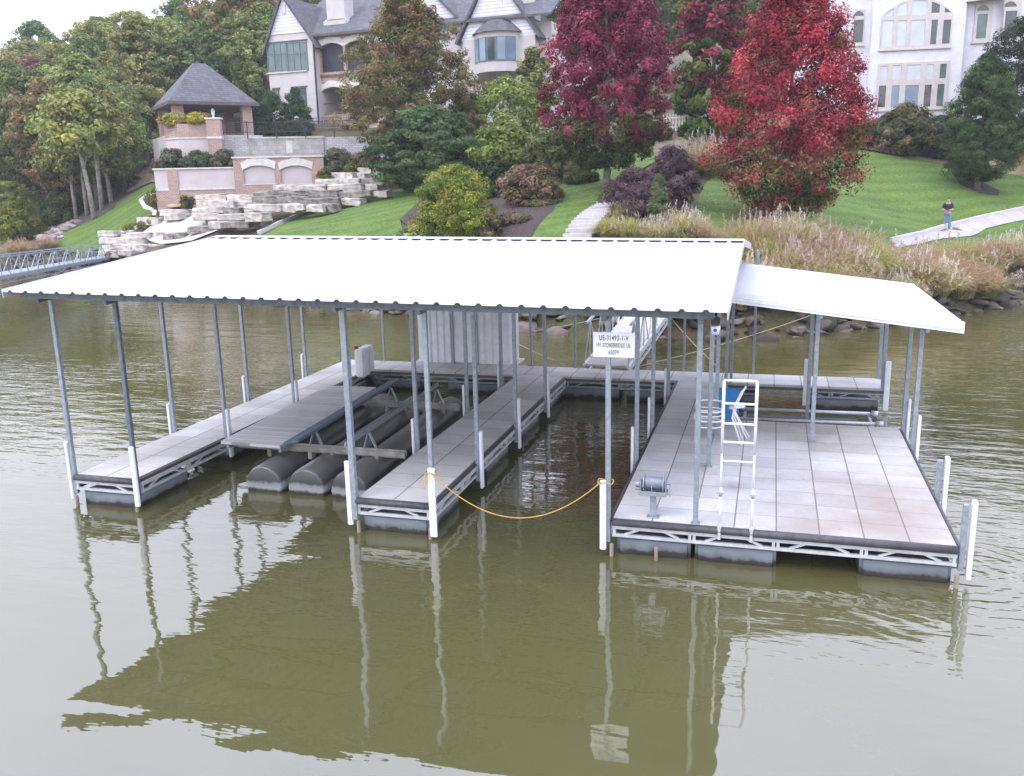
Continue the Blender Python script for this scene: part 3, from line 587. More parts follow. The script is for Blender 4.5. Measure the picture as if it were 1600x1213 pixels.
# swim ladder swung up
ld = empty('swim_ladder', (11.08, -.03, .45), 0, 'white tubular swim ladder folded upright at the platform front edge', 'ladder')
for s in (-1, 1):
    x = s*.215
    MB().tube([(x, .03, .12), (x, .02, .62)], .020, 10).tube([(x, .02, .6), (x, 0, 1.2)], .014, 10).tube([(x, 0, 1.18), (x, 0, 2.19)], .021, 12).build('rail', MT['wpaint'], ld, smooth=True)
    MB().box(x-.028, x+.028, -.06, .06, .095, .13).box(x-.02, x+.02, -.075, -.05, -.06, .13).build('hinge_bracket', MT['alu'], ld, bevel=.003, seg=1)
    MB().tube([(x-.05, 0, .61), (x+.05, 0, .61)], .018, 8).tube([(x, 0, .56), (x, 0, .68)], .027, 10).build('clamp', MT['alu'], ld, smooth=True)
for z in (1.07, 1.34, 1.6, 1.88, 2.2): MB().tube([(-.215, 0, z), (.215, 0, z)], (.017 if z > 1.2 else .014), 10).build('rung', MT['wpaint'], ld, smooth=True)
# blue board standing behind the chairs
bb = MB().box(-.21, .21, -.025, .025, 0, .66).build('blue_board', MT['blue'], bevel=.02, seg=3); bb.location = (10.70, 5.78, .55); bb.rotation_euler = (-.03, 0, -.02)
tag(bb, 'bright blue flat plastic board standing on edge behind the white chairs', 'board')
# folded white tube chairs
def chair_loops(loc, rz, label, legs):
    e = empty('folding_chair', loc, rz, label, 'chair', 'folded white patio chairs')
    def loop(cy, cz, w, h, r, tilt_):
        pts = []
        for i in range(25):
            a = 2*PI*i/24; ca, sa = math.cos(a), math.sin(a); px = w*np.sign(ca)*abs(ca)**.6; pz = h*np.sign(sa)*abs(sa)**.6
            pts.append((px, cy+pz*math.sin(tilt_), cz+pz*math.cos(tilt_)))
        return MB().tube(pts, r, 8, cap=False)
    loop(0, .44, .27, .19, .018, 1.25).build('seat_frame', MT['wpaint'], e, smooth=True)
    loop(.12, .60, .25, .16, .018, 1.0).build('back_frame', MT['wpaint'], e, smooth=True)
    for k, z in enumerate((.30, .5)): loop(.03+.05*k, z, .24, .15, .014, 1.2).build('arm_loop', MT['wpaint'], e, smooth=True)
    for s in (-1, 1):
        MB().tube([(s*.24, -.2, 0), (s*.25, .05, .44), (s*.22, .2, .7)], .015, 8).build('leg', MT['wpaint'], e, smooth=True)
    return e
chair_loops((10.42, 4.35, .55), .05, 'white tube folding chair lying low with rounded loops, in front of the blue board', 2)
e = empty('folding_chair', (10.86, 4.2, .55), 0, 'white tube folding chair folded flat and leaning upright beside the ladder', 'chair', 'folded white patio chairs')
for k, s in enumerate((-1, 1)):
    y = s*.05
    MB().tube([(.16+.05*k, y-.1, .0), (-.02+.03*k, y, .48), (.02+.03*k, y, .72), (.13+.03*k, y, .98), (.2, y, 1.06)], .017, 8).build('back_frame', MT['wpaint'], e, smooth=True)
    MB().tube([(.25+.04*k, y, .1), (.06, y, .5), (-.03, y, .68)], .015, 8).build('leg', MT['wpaint'], e, smooth=True)
    MB().tube([(-.08, y, .66), (.2, y, .70)], .02, 8).build('arm', MT['wpaint'], e, smooth=True)
for z in (.72, .82, .92): MB().bar((.03+(z-.72)*.45, -.06, z), (.03+(z-.72)*.45, .06, z), .02, .05).build('slat', MT['wpaint'], e)
# pump box of the lift
pb = empty('lift_pump_box', (1.32, 8.25, .55), .05, 'white ribbed plastic lift pump box hanging on the left finger with a red lamp', 'pump box')
for k in range(2): MB().box(-.02-.0*k, .24, .0+k*.36, .35+k*.36, -.02+k*.05, .72).build('housing', MT['pvc'], pb, bevel=.04, seg=3)
MB().box(-.01, .07, .02, .1, .72, .79).build('red_lamp', MT['red'], pb, bevel=.01)
MB().tube([(-.2, .1, .4), (-.2, .1, .72)], .03, 8).build('meter_socket', MT['stay'], pb)
hm = MB()
for k in range(8): hm.tube([(.05+.03*k, .3+.05*k, -.05), (.2+.05*k, .35+.07*math.sin(k), -.25-.02*k), (.35+.06*k, .2+.1*math.cos(k*2), -.42)], .02, 6)
hm.build('hose', MT['black'], pb, smooth=True)
# yellow rope across the slip
rp = MB(); a = Vector((6.66, -.17, 1.08)); b = Vector((9.22, -.17, 1.14)); pts_ = []
for i in range(41):
    t = i/40; p = a.lerp(b, t); p.z -= 4*.62*t*(1-t)*(1-.0*t); pts_.append(p)
rp.tube(pts_, .0085, 6)
for c0, w in (((6.63, -.1, 1.08), .1), ((9.27, -.08, 1.12), .11)):
    for dz in (0,): rp.tube([(c0[0]+w*math.cos(q), c0[1]+w*math.sin(q), c0[2]+dz+.02*math.sin(3*q)) for q in np.linspace(0, 2*PI, 17)], .0085, 6)
rp.tube([(6.56, -.18, 1.08), (6.53, -.2, .95), (6.55, -.2, .82), (6.58, -.19, .95), (6.6, -.18, 1.07)], .008, 6)
tag(rp.build('slip_rope', MT['rope'], smooth=True), 'yellow rope hanging in a curve across the open slip between two posts', 'rope')
# mooring stays
for i, (p, q, l) in enumerate((((6.3, 10.42, .58), (-2.5, 21.5, 1.3), 'pale mooring rope descending to the dock left of the gangway'), ((4.95, 11.2, 1.3), (8.3, 17.6, 1.5), 'pale rope running from the shed side up to the gangway'),
                    ((10.34, 10.42, .58), (7.6, 18.6, 1.4), 'pale mooring rope slanting down to the dock right of the gangway'), ((8.2, 10.42, .62), (13.6, 20.6, .9), 'pale mooring rope rising toward the rocky shore on the right'))):
    a, b = Vector(p), Vector(q); pts_ = [a.lerp(b, t/12)-Vector((0, 0, .12*4*(t/12)*(1-t/12))) for t in range(13)]
    tag(MB().tube(pts_, .009, 5).build('mooring_rope', MT['stay'], smooth=True), l, 'rope', 'ropes mooring the dock to the shore')
# security lamp on the roof corner
sl = empty('security_light', (10.74, -.2, 3.42), 0, 'small black security lamp with a bluish lens under the main roof corner', 'lamp')
MB().box(-.06, .06, -.06, .06, .0, .1).bar((0, 0, .1), (0, .0, .2), .03).build('housing', MT['black'], sl, bevel=.015)
MB().tube([(0, 0, -.12), (0, 0, -.02)], [.05, .065], 14).build('lens', MT['pvc'], sl, smooth=True); MB().tube([(0, -.055, -.06), (0, -.068, -.06)], .025, 10).build('bulb', pm('blue_lens', (.05, .07, .5), None, 3, .2), sl)
# storage shed
sh = empty('storage_shed', (2.19, 10.42, .552), 0, 'white corrugated metal storage shed on the rear walkway under the roof', 'shed')
def ribbed(x0, x1, y, z0, z1, horiz=True, pitch=.2, d=.03):
    m = MB(); prof = []; n = max(1, round((x1-x0)/pitch)); pw = (x1-x0)/n
    for i in range(n): c = x0+pw*i; prof += [(c, 0), (c+pw*.25, 0), (c+pw*.4, -d), (c+pw*.8, -d), (c+pw*.95, 0)]
    prof.append((x1, 0)); k = len(prof)
    vs = [((a, y+b, z) if horiz else (y-b, a, z)) for z in (z0, z1) for a, b in prof]
    m.add(vs, [(i, i+1, k+i+1, k+i) for i in range(k-1)]); return m
ribbed(0, .98, 0, 0, 2.95).build('wall', MT['pvc'], sh); ribbed(1.72, 2.6, 0, 0, 2.95).build('wall', MT['pvc'], sh); ribbed(0, .85, 2.6, 0, 2.95, False).build('wall', MT['pvc'], sh)
MB().box(1.0, 1.7, -.02, .0, .03, 2.2).build('door', MT['pvc'], sh, bevel=.004); MB().box(1.0, 1.7, -.005, .0, 2.22, 2.95).build('transom', MT['pvc'], sh)
MB().box(.98, 1.0, -.03, .01, 0, 2.95).box(1.7, 1.72, -.03, .01, 0, 2.95).build('door_frame', MT['galv'], sh); MB().box(1.66, 1.69, -.05, -.02, 1.0, 1.12).build('door_handle', MT['galvd'], sh)
MB().box(0.01, 2.57, .03, .84, .0, 2.94).build('inner_box', MT['pvc'], sh); MB().box(-.02, 2.64, -.04, .88, 2.95, 2.98).build('roof', MT['white_metal'], sh)
# boat lift in the left slip
lf = empty('boat_lift', (0, 0, 0), 0, 'boat lift with round dark tanks, steel cradle and side walkboard floating in the left slip', 'boat lift')
for i, xc in enumerate((2.78, 3.62, 4.46, 5.0)):
    r = .37 if i < 3 else .3; n = 20
    if i == 3: continue
    pts_ = [(xc+.07-.02*(t/8)*7.5, 1.32+t*5.6/8, .10) for t in range(9)]; m = MB(); vs = []
    ring = []
    for (x, y, z), sc in zip([pts_[0]]+pts_+[pts_[-1]], [.9]+[1]*9+[.9]):
        ring.append([(x+r*sc*math.cos(2*PI*k/n), y+(-.06 if sc < 1 and y < 3 else .06 if sc < 1 else 0), z+r*sc*1.05*math.sin(2*PI*k/n)) for k in range(n)])
    vs = [q for rg in ring for q in rg]; fs = [(i2*n+k, i2*n+(k+1) % n, (i2+1)*n+(k+1) % n, (i2+1)*n+k) for i2 in range(len(ring)-1) for k in range(n)]+[tuple(range(n)), tuple((len(ring)-1)*n+k for k in range(n))]
    m.add(vs, fs); o = m.build('tank', MT['tank'], lf); 
    for p in o.data.polygons: p.use_smooth = len(p.vertices) == 4
for y, x0, x1 in ((2.25, 1.75, 5.2), (5.75, 1.6, 5.0)):
    MB().box(x0, x1, y-.06, y+.06, .5, .6).box(x0, x1, y-.02, y+.02, .47, .63).build('cross_beam', MT['beam'], lf, bevel=.008)
    for x in (2.45, 2.8, 3.3, 3.75, 4.2, 4.65): MB().box(x-.04, x+.04, y-.08, y+.08, .36, .499).build('bracket', MT['beam'], lf, bevel=.006)
MB().add([(1.75, 1.7, .70), (3.0, 1.66, .70), (2.72, 6.42, .70), (1.52, 6.36, .70), (1.75, 1.7, .755), (3.0, 1.66, .755), (2.72, 6.42, .755), (1.52, 6.36, .755)], [(0, 3, 2, 1), (4, 5, 6, 7), (0, 1, 5, 4), (1, 2, 6, 5), (2, 3, 7, 6), (3, 0, 4, 7)]).build('walkboard', MT['planks'], lf)
m = MB(); m.bar((1.82, 1.8, .64), (1.6, 6.3, .64), .05, .11); m.bar((2.92, 1.78, .64), (2.66, 6.3, .64), .05, .11)
for y in (2.0, 3.2, 4.5, 5.9): m.bar((1.75, y, .63), (2.85, y, .63), .05, .09)
m.build('walkboard_frame', MT['galv'], lf)
m = MB(); m.bar((3.42, 1.35, .93), (3.22, 6.4, .93), .32, .05, (-.22, 0, 1)); m.build('bunk', pm('blue_grey_carpet', (.10, .13, .17), (.07, .09, .115), 6, .9), lf, bevel=.01)
m = MB(); m.bar((4.52, 1.25, .98), (4.42, 6.0, .98), .05, .09, (.3, 0, 1)); m.build('bunk', MT['galv'], lf, bevel=.01)
for x in (3.4, 4.5):
    for y in (2.25, 5.75): MB().bar((x-.12, y, .6), (x-.02, y, .92), .07, .015).bar((x+.14, y, .6), (x, y, .92), .07, .015).build('bunk_support', MT['galv'], lf)
# watercraft lift arms in the right slip
wl = empty('watercraft_lift', (0, 0, 0), 0, 'low steel arms of a small watercraft lift in the right rear slip', 'lift')
for y, z in ((6.35, .45), (7.3, .42)):
    MB().tube([(10.9, y, z), (13.6, y+.08, z)], .035, 10).build('arm', MT['alu'], wl, smooth=True); MB().tube([(13.55, y+.08, z), (13.68, y+.08, z)], .06, 10).build('end_cap', MT['alu'], wl, smooth=True)
MB().box(10.7, 13.7, 6.55, 6.9, -.1, .16).build('lift_tank', MT['black'], wl, bevel=.06); MB().box(10.9, 13.4, 7.6, 7.95, -.1, .16).build('lift_tank', MT['black'], wl, bevel=.06)
for x in (11.0, 13.5): MB().bar((x, 6.2, .35), (x, 7.5, .35), .06).build('cross_beam', MT['galv'], wl)
# gangways ----------------------------------------------------------
def gangway(a, b, width, h, n, label, name='gangway', matd='slab', trm='alu'):
    A_ = Vector(a); B_ = Vector(b); e = empty(name, A_, 0, label, 'gangway'); B_ = B_-A_; t = B_.normalized(); s = Vector((t.y, -t.x, 0)).normalized(); u = Vector((0, 0, 1))
    m = MB(); m.add([Vector((0, 0, 0)), s*width, s*width+B_, B_, u*.05, s*width+u*.05, s*width+B_+u*.05, B_+u*.05], [(0, 3, 2, 1), (4, 5, 6, 7), (0, 1, 5, 4), (1, 2, 6, 5), (2, 3, 7, 6), (3, 0, 4, 7)]); m.build('walkway', MT[matd], e)
    for k in (0, 1):
        o = s*(width+.04 if k else -.04); m = MB(); L = B_.length
        m.bar(o-u*.05, o+B_-u*.05, .07, .16); m.bar(o+u*h+t*.25, o+B_+u*h-t*.25, .05, .06); m.bar(o-u*.3, o+B_-u*.3, .05)
        for i in range(n):
            p = o+t*(L*(i+.02)/n); q = o+t*(L*(i+1)/n); c = (p+q)/2
            m.bar(p, c+u*h, .03); m.bar(c+u*h, q, .03); m.bar(p-u*.3, c, .025); m.bar(c, q-u*.3, .025)
            m.bar(c, c+u*h, .03)
        m.build('side_truss', MT[trm], e)
    return e
gangway((6.85, 10.4, .60), (7.75, 19.3, 2.05), 1.1, 1.05, 8, 'white aluminium gangway rising from the dock rear to the rocky shore')
ab = MB().box(7.3, 9.3, 19.2, 20.8, .2, 1.95).build('gangway_abutment', MT['slab'], bevel=.05); tag(ab, 'pale concrete abutment holding the shore end of the central gangway', 'abutment')
GA = W(-60, 437, 37); GB = W(168, 399, 60); GB2 = np.array(GB); gw = gangway(tuple(GA), tuple(GB2), 1.1, .82, 10, 'pale blue-grey truss gangway at the far left reaching the stone shore', matd='galv', trm='galv')
sb = W(198, 375, 57.5); pd_ = empty('utility_pedestal', tuple(sb-np.array([0, 0, .6])), -.2, 'small grey utility box standing by the left gangway end', 'utility box')
MB().box(-.22, .22, -.12, .12, .35, .95).build('cabinet', MT['alu'], pd_, bevel=.02); MB().box(-.15, -.1, -.04, .04, -.6, .36).box(.1, .15, -.04, .04, -.6, .36).build('leg', MT['galv'], pd_)
# ================================================================== BUILDINGS AND WALLS
class Fac:                       # a facade frame: local x along the facade, y into depth, z up
    def __init__(s, name, px, py, D, rz, label, cat, group=None):
        s.o = W(px, py, D); s.rz = rz; s.e = empty(name, tuple(s.o), rz, label, cat, group)
        s.t = np.array([math.cos(rz), math.sin(rz), 0]); s.n = np.array([-math.sin(rz), math.cos(rz), 0])
    def p(s, px, py, off=0):     # survey point of the photograph on the plane y=off -> (x, z)
        d = ray(px, py); k = ((s.o+s.n*off-CP)@s.n)/(d@s.n); q = CP+d*k-s.o; return (float(q@s.t), float(q[2]))
    def poly(s, pts, off=0): return [s.p(x, y, off) for x, y in pts]
    def rect(s, x0, y0, x1, y1, off=0):   # upright rectangle around the pixel box
        a = s.p(x0, y1, off); b = s.p(x1, y0, off); return a[0], b[0], a[1], b[1]
def window(F, x0, y0, x1, y1, off, glass, frame='teal', cols=1, rows=1, fw=.07, part='window', split=None):
    u0, u1, z0, z1 = F.rect(x0, y0, x1, y1, off)
    m = MB().box(u0-fw, u1+fw, off-.06, off+.02, z0-fw, z0).box(u0-fw, u1+fw, off-.06, off+.02, z1, z1+fw).box(u0-fw, u0, off-.06, off+.02, z0, z1).box(u1, u1+fw, off-.06, off+.02, z0, z1)
    for i in range(1, cols): x = u0+(u1-u0)*i/cols; m.box(x-.03, x+.03, off-.05, off+.02, z0, z1)
    if split: z = z0+(z1-z0)*split; m.box(u0, u1, off-.052, off+.02, z-.035, z+.035)
    w_ = m.build(part, MT[frame], F.e); MB().box(u0, u1, off-.015, off-.005, z0, z1).build('pane', MT[glass], w_); return w_

# ---- the pavilion terrace: lower retaining wall ------------------------------------
RZC = .38                      # walls square to the photograph's view
LW = Fac('retaining_wall', 246, 322, 60, RZC, 'long brick and stucco retaining wall with two arched stucco niches below the pavilion', 'wall')
u0, u1, z0, z1 = LW.rect(246, 263, 370, 322); MB().box(u0, u1, 0, .5, z0-1.2, z0+.44*(z1-z0)).build('brick_base', MT['brick'], LW.e)
MB().box(u0+.01, u1, .02, .48, z0+.44*(z1-z0), z1).build('stucco_wall', MT['stuccol'], LW.e); MB().box(u0-.06, u1, -.08, .58, z1, z1+.09).build('wall_cap', MT['cap'], LW.e)
MB().box(u0-.02, u1, -.04, -.001, z0+.42*(z1-z0), z0+.47*(z1-z0)).build('band', MT['cap'], LW.e)
a, b, c, d = LW.rect(266, 266, 277, 318); MB().box(a, b, -.06, .0, c-.6, z1).build('brick_pier', MT['brick'], LW.e)
MB().box(u0, u0+.5, .5, 6, z0-1, z1).build('side_wall', MT['stuccol'], LW.e)
off = -.35; o1 = LW.rect(370, 245, 505, 322, off); ops = []
for (xa, xb) in ((382, 428), (440, 486)):
    q = LW.rect(xa, 261, xb, 288, off); ops.append(arch(q[0], q[1], q[2], q[3]+.12, .3))
    q2 = (q[0]-.2, q[1]+.2, q[2], q[3]+.65)
    top = [(x, z) for x, z in arch(q[0]-.15, q[1]+.15, q[3]-.1, q[3]+.5, .32, 14)]
    # jagged white stone arch over each niche
    n = 15; jag = []
    rj = random.Random(int(xa))
    for i in range(n+1):
        t = i/n; x = q[0]-.15+(q[1]-q[0]+.3)*t; jag.append((x, q[3]+.36+.26*math.sin(PI*t)+rj.uniform(-.07, .07))); 
    low = []
    for i in range(n+1): t = 1-i/n; x = q[0]-.05+(q[1]-q[0]+.1)*t; low.append((x, q[3]-.16+.28*math.sin(PI*t)**.8))
    MB().prism(jag+low, off-.045, off-.002).build('stone_arch', MT['cap'], LW.e)
    MB().box(q[0]-.1, q[1]+.1, off+.12, off+.2, q[2]-.1, q[3]+.3).build('niche_panel', MT['stuccol'], LW.e)
    MB().box(q[0]-.08, q[1]+.08, off-.03, off+.1, q[2]-.06, q[2]).build('niche_sill', MT['cap'], LW.e)
plate_holes([(o1[0], o1[2]-1), (o1[1], o1[2]-1), (o1[1], o1[3]), (o1[0], o1[3])], ops, off, off+.11, 'brick_face', MT['brick'], LW.e)
MB().box(o1[0]+.01, o1[1]-.01, off+.205, 2.5, o1[2]-1, o1[3]-.01).build('core', MT['brick'], LW.e); MB().box(o1[0]-.08, o1[1]+.08, off-.08, 2.6, o1[3], o1[3]+.1).build('wall_cap', MT['cap'], LW.e)
q = LW.rect(505, 261, 596, 305, 0); MB().box(q[0], q[1], 0, .4, q[2]-4, q[3]).build('stucco_wall', MT['stuccol'], LW.e); MB().box(q[0], q[1]+.05, -.05, .45, q[3], q[3]+.09).build('wall_cap', MT['cap'], LW.e)
# ---- upper terrace wall with water feature -----------------------------------------
UW = Fac('terrace_wall', 343, 243, 64, RZC, 'pale stone terrace wall with a grey tiled water panel above the arched niches', 'wall')
q = UW.rect(341, 213, 396, 262); MB().box(q[0], q[1], 0, 8, q[2]-4, q[3]).build('ledge_stone', MT['ledge'], UW.e)
q = UW.rect(505, 212, 640, 262); MB().box(q[0], q[1], 0, 8, q[2]-4, q[3]).build('ledge_stone', MT['ledge'], UW.e)
q = UW.rect(392, 215, 505, 262, -.15); MB().box(q[0], q[1], -.15, 8, q[2]-4, q[3]).build('tile_panel', MT['tile'], UW.e); MB().box(q[0]-.05, q[1]+.05, -.22, .4, q[3], q[3]+.1).build('panel_cap', MT['cap'], UW.e)
r2 = UW.rect(448, 220, 456, 240, -.16); MB().box(r2[0], r2[1], -.17, -.151, r2[2], r2[3]).build('spillway', MT['cap'], UW.e)
q = UW.rect(341, 213, 640, 262); MB().box(q[0]+.5, q[1]+2, .4, 12, q[3]+.005, q[3]+.03).build('terrace_floor', MT['slab'], UW.e)
# ---- planter wall and lantern pillar ------------------------------------------------
PW = Fac('planter_wall', 258, 250, 62.5, RZC, 'half-octagonal brick planter wall with stucco base in front of the pavilion', 'wall')
q = PW.rect(257, 193, 332, 250); zm = PW.p(290, 217)[1]
pl_ = [(q[0]-.15, 3.2), (q[0]-.15, 1.3), (q[0]+1.1, 0), (q[1], 0), (q[1], 3.2)]
def extr(poly, za, zb, name, mat, par):
    n = len(poly); MB().add([(x, y, za) for x, y in poly]+[(x, y, zb) for x, y in poly], [tuple(range(n))[::-1], tuple(range(n, 2*n))]+[(i, (i+1) % n, (i+1) % n+n, i+n) for i in range(n)]).build(name, MT[mat], par)
extr(pl_, q[2]-3, zm, 'stucco_base', 'stuccol', PW.e); extr([(x+(-.05 if x < 2 else .0), y-.05) for x, y in pl_], zm, zm+.08, 'band', 'cap', PW.e); extr([(x, y) for x, y in pl_], zm+.08, q[3], 'brick_wall', 'brick', PW.e)
extr([(x*.98+.05, y+.12) for x, y in pl_], q[3], q[3]+.03, 'soil', 'mulch', PW.e)
PI_ = Fac('brick_pillar', 328, 250, 62, RZC, 'tall square brick pillar with a pale cap at the right end of the planter', 'pillar')
q = PI_.rect(327, 186, 343, 250); MB().box(q[0], q[1], 0, .7, q[2]-1, q[3]).build('shaft', MT['brick'], PI_.e); MB().box(q[0]-.06, q[1]+.06, -.06, .76, q[3], q[3]+.1).build('pillar_cap', MT['cap'], PI_.e)
r2 = PI_.rect(328, 211, 341, 217); MB().box(q[0]-.03, q[1]+.03, -.03, .73, r2[2], r2[2]+.15).build('band', MT['cap'], PI_.e)
lx = (q[0]+q[1])/2; lp = PI_.o+PI_.t*lx+PI_.n*.35+np.array([0, 0, q[3]+.1]); ln_ = empty('lantern', tuple(lp), 0, 'small pale lantern standing on the brick pillar by the pavilion', 'lantern')
MB().tube([(0, 0, 0), (0, 0, .06), (0, 0, .1), (0, 0, .16)], [.12, .1, .04, .06], 8).build('base', MT['alu'], ln_); MB().tube([(0, 0, .16), (0, 0, .46)], [.09, .13], 6).build('glass_cage', MT['curtain'], ln_)
MB().tube([(0, 0, .46), (0, 0, .52), (0, 0, .62), (0, 0, .66)], [.18, .13, .03, .02], 8).build('lantern_roof', MT['galvd'], ln_)
# ---- pavilion -------------------------------------------------------------------------
PV = Fac('pavilion', 263, 210, 64, .82, 'open brick-columned pavilion with a steep dark hipped roof on the terrace', 'pavilion')
a0 = PV.p(262, 158); a1 = PV.p(401, 160); ap = PV.p(312, 99, 3); ze = a0[1]; U0, U1 = a0[0], a1[0]; Wd = U1-U0; ym = 6.6; zt = ap[1]; zg = PV.p(330, 211)[1]
xm = (U0+U1)/2-.05
v = [(U0, -.3, ze), (U1, -.3, ze), (U1, ym, ze), (U0, ym, ze), (xm-.42, ym/2-.3, zt), (xm+.42, ym/2-.3, zt), (xm+.42, ym/2+.3, zt), (xm-.42, ym/2+.3, zt), ((U0+.0), -.3, ze-.22), (U1, -.3, ze-.22), (U1, ym, ze-.22), (U0, ym, ze-.22)]
# slightly bell-cast slopes
MB().add(v, [(0, 1, 5, 4), (1, 2, 6, 5), (2, 3, 7, 6), (3, 0, 4, 7), (4, 5, 6, 7)]).build('roof', MT['shingle'], PV.e)
MB().box(U0-.05, U1+.05, -.36, -.28, ze-.22, ze+.01).box(U0-.05, U0+.03, -.28, ym, ze-.22, ze+.01).box(U1-.03, U1+.05, -.28, ym, ze-.22, ze+.01).box(U0-.05, U1+.05, ym, ym+.08, ze-.22, ze+.01).build('gutter', MT['browntrim'], PV.e)
MB().box(U0+.03, U1-.03, -.27, ym-.02, ze-.18, ze-.12).build('ceiling', MT['browntrim'], PV.e)
cw = .72
for x, y in ((U0+.35, .2), (U1-.35-cw, .2), (U0+.35, ym-.9), (U1-.35-cw, ym-.9)): MB().box(x, x+cw, y, y+cw, zg-1.5, ze-.185).build('column', MT['brick'], PV.e)
MB().box(U0+1.4, U0+3.9, ym-.85, ym-.3, zg-1, ze-.185).build('fireplace_wall', pm('dark_brick', (.13, .06, .045), (.09, .04, .03), 6, .9), PV.e)
MB().box(U0+2.0, U0+3.3, ym-.9, ym-.851, zg, zg+1.1).build('firebox', MT['black'], PV.e)
MB().box(U0+3.0, U0+3.5, ym-2.2, ym-1.8, zg, ze-.4).build('inner_post', MT['browntrim'], PV.e)
MB().tube([(U0+.95, .9, zg+.4), (U0+.95, .9, ze-.7)], .05, 8).build('rolled_umbrella', MT['wpaint'], PV.e)
MB().box(U0-.2, U1+.2, -.2, ym, zg-2, zg-.01).build('floor', MT['slab'], PV.e)
# ---- railings --------------------------------------------------------------------------
def railing(px0, px1, py0, py1, D, n, label, mat='iron', rz=RZC):
    F = Fac('iron_railing', px0, py1, D, rz, label, 'railing'); q = F.rect(px0, py0, px1, py1)
    for i in range(n+1):
        x = q[0]+(q[1]-q[0])*i/n; MB().box(x-.035, x+.035, -.035, .035, -.3, q[3]+.06).build('rail_post', MT[mat], F.e)
    MB().box(q[0], q[1], -.025, .025, q[3]-.05, q[3]).box(q[0], q[1], -.02, .02, .12, .17).build('rail', MT[mat], F.e)
    x = q[0]+.12
    while x < q[1]: MB().box(x-.009, x+.009, -.009, .009, .17, q[3]-.05).build('baluster', MT[mat], F.e); x += (q[1]-q[0])/90
    return F
railing(341, 566, 188, 211, 63.2, 5, 'dark iron railing along the terrace edge above the water panel')
railing(447, 560, 183, 200, 70, 4, 'lighter railing close to the gabled house, behind the terrace railing', 'galvd')
LWp = Fac('low_wall', 447, 210, 70.6, RZC, 'low pale wall carrying the rear railing beside the gabled house', 'wall'); q = LWp.rect(447, 199, 640, 215); MB().box(q[0], q[1], -.1, .3, q[2]-4, q[3]).build('wall_body', MT['stuccol'], LWp.e); MB().box(q[0]-.03, q[1], -.14, .34, q[3], q[3]+.07).build('wall_cap', MT['cap'], LWp.e)
# ---- the gabled house -------------------------------------------------------------------
HL = Fac('gabled_house', 428, 195, 74, -.09, 'large pale stucco and brick house with gables, grey slate roof and a round turret', 'house')
zb = HL.p(428, 215)[1]-4
g = HL.poly([(430, 215), (416, 72), (442, -4), (491, 66), (497, 215)]); MB().prism([(g[0][0], zb)]+g[1:4]+[(g[3][0], zb)], 0, 9).build('gable_wall', MT['stucco'], HL.e)
s_ = HL.poly([(419, 56), (442, -2), (478, 49)]); s_ = [(g[1][0]+.12, s_[0][1]), s_[1], (s_[2][0], s_[0][1])]; MB().prism(s_, -.05, -.004).build('gable_siding', MT['siding'], HL.e)
r2 = HL.rect(441, 6, 446, 22, -.05); MB().box(r2[0], r2[1], -.1, -.051, r2[2], r2[3]).build('gable_vent', MT['beige'], HL.e)
pk = g[2]
def rake(F, a, b, w, y0, y1, name, mat):
    (x0, z0), (x1, z1) = a, b; dx, dz = x1-x0, z1-z0; L = math.hypot(dx, dz); nx, nz = -dz/L*w, dx/L*w
    if nz < 0: nx, nz = -nx, -nz
    MB().prism([(x0, z0), (x1, z1), (x1+nx, z1+nz), (x0+nx, z0+nz)], y0, y1).build(name, MT[mat], F.e)
el = (g[1][0]-.25, g[1][1]-.75); er = (g[3][0]+.35, g[3][1]-.55)
rake(HL, el, (pk[0], pk[1]+.02), .16, -.28, 9, 'roof', 'shingle'); rake(HL, (pk[0]+.0, pk[1]+.02), er, .16, -.281, 9.01, 'roof', 'shingle')
for (x0, x1) in ((420.5, 447.5), (450.5, 478)): window(HL, x0, 66 if x0 > 440 else 67.5, x1, 111, -.02, 'glassg', 'teal', 3, 1, .06, split=.62)
r2 = HL.rect(416, 63, 480, 67, -.04); MB().box(r2[0], r2[1], -.09, -.0, r2[2], r2[3]).build('lintel', MT['browntrim'], HL.e)
r2 = HL.rect(417, 111.5, 480, 115, -.04); MB().box(r2[0], r2[1], -.12, -.0, r2[2], r2[3]).build('sill', MT['cap'], HL.e)
for x0, x1, y0 in ((426, 437, 137), (455, 480, 134)):
    r2 = HL.rect(x0, y0, x1, y0+3.5, -.04); MB().box(r2[0], r2[1], -.09, -.0, r2[2], r2[3]).build('lintel', MT['browntrim'], HL.e)
window(HL, 428, 141, 435, 165, -.02, 'glassg', 'browntrim', 1, fw=.05); window(HL, 459, 138, 477, 170, -.02, 'glassg', 'browntrim', 2, fw=.05)
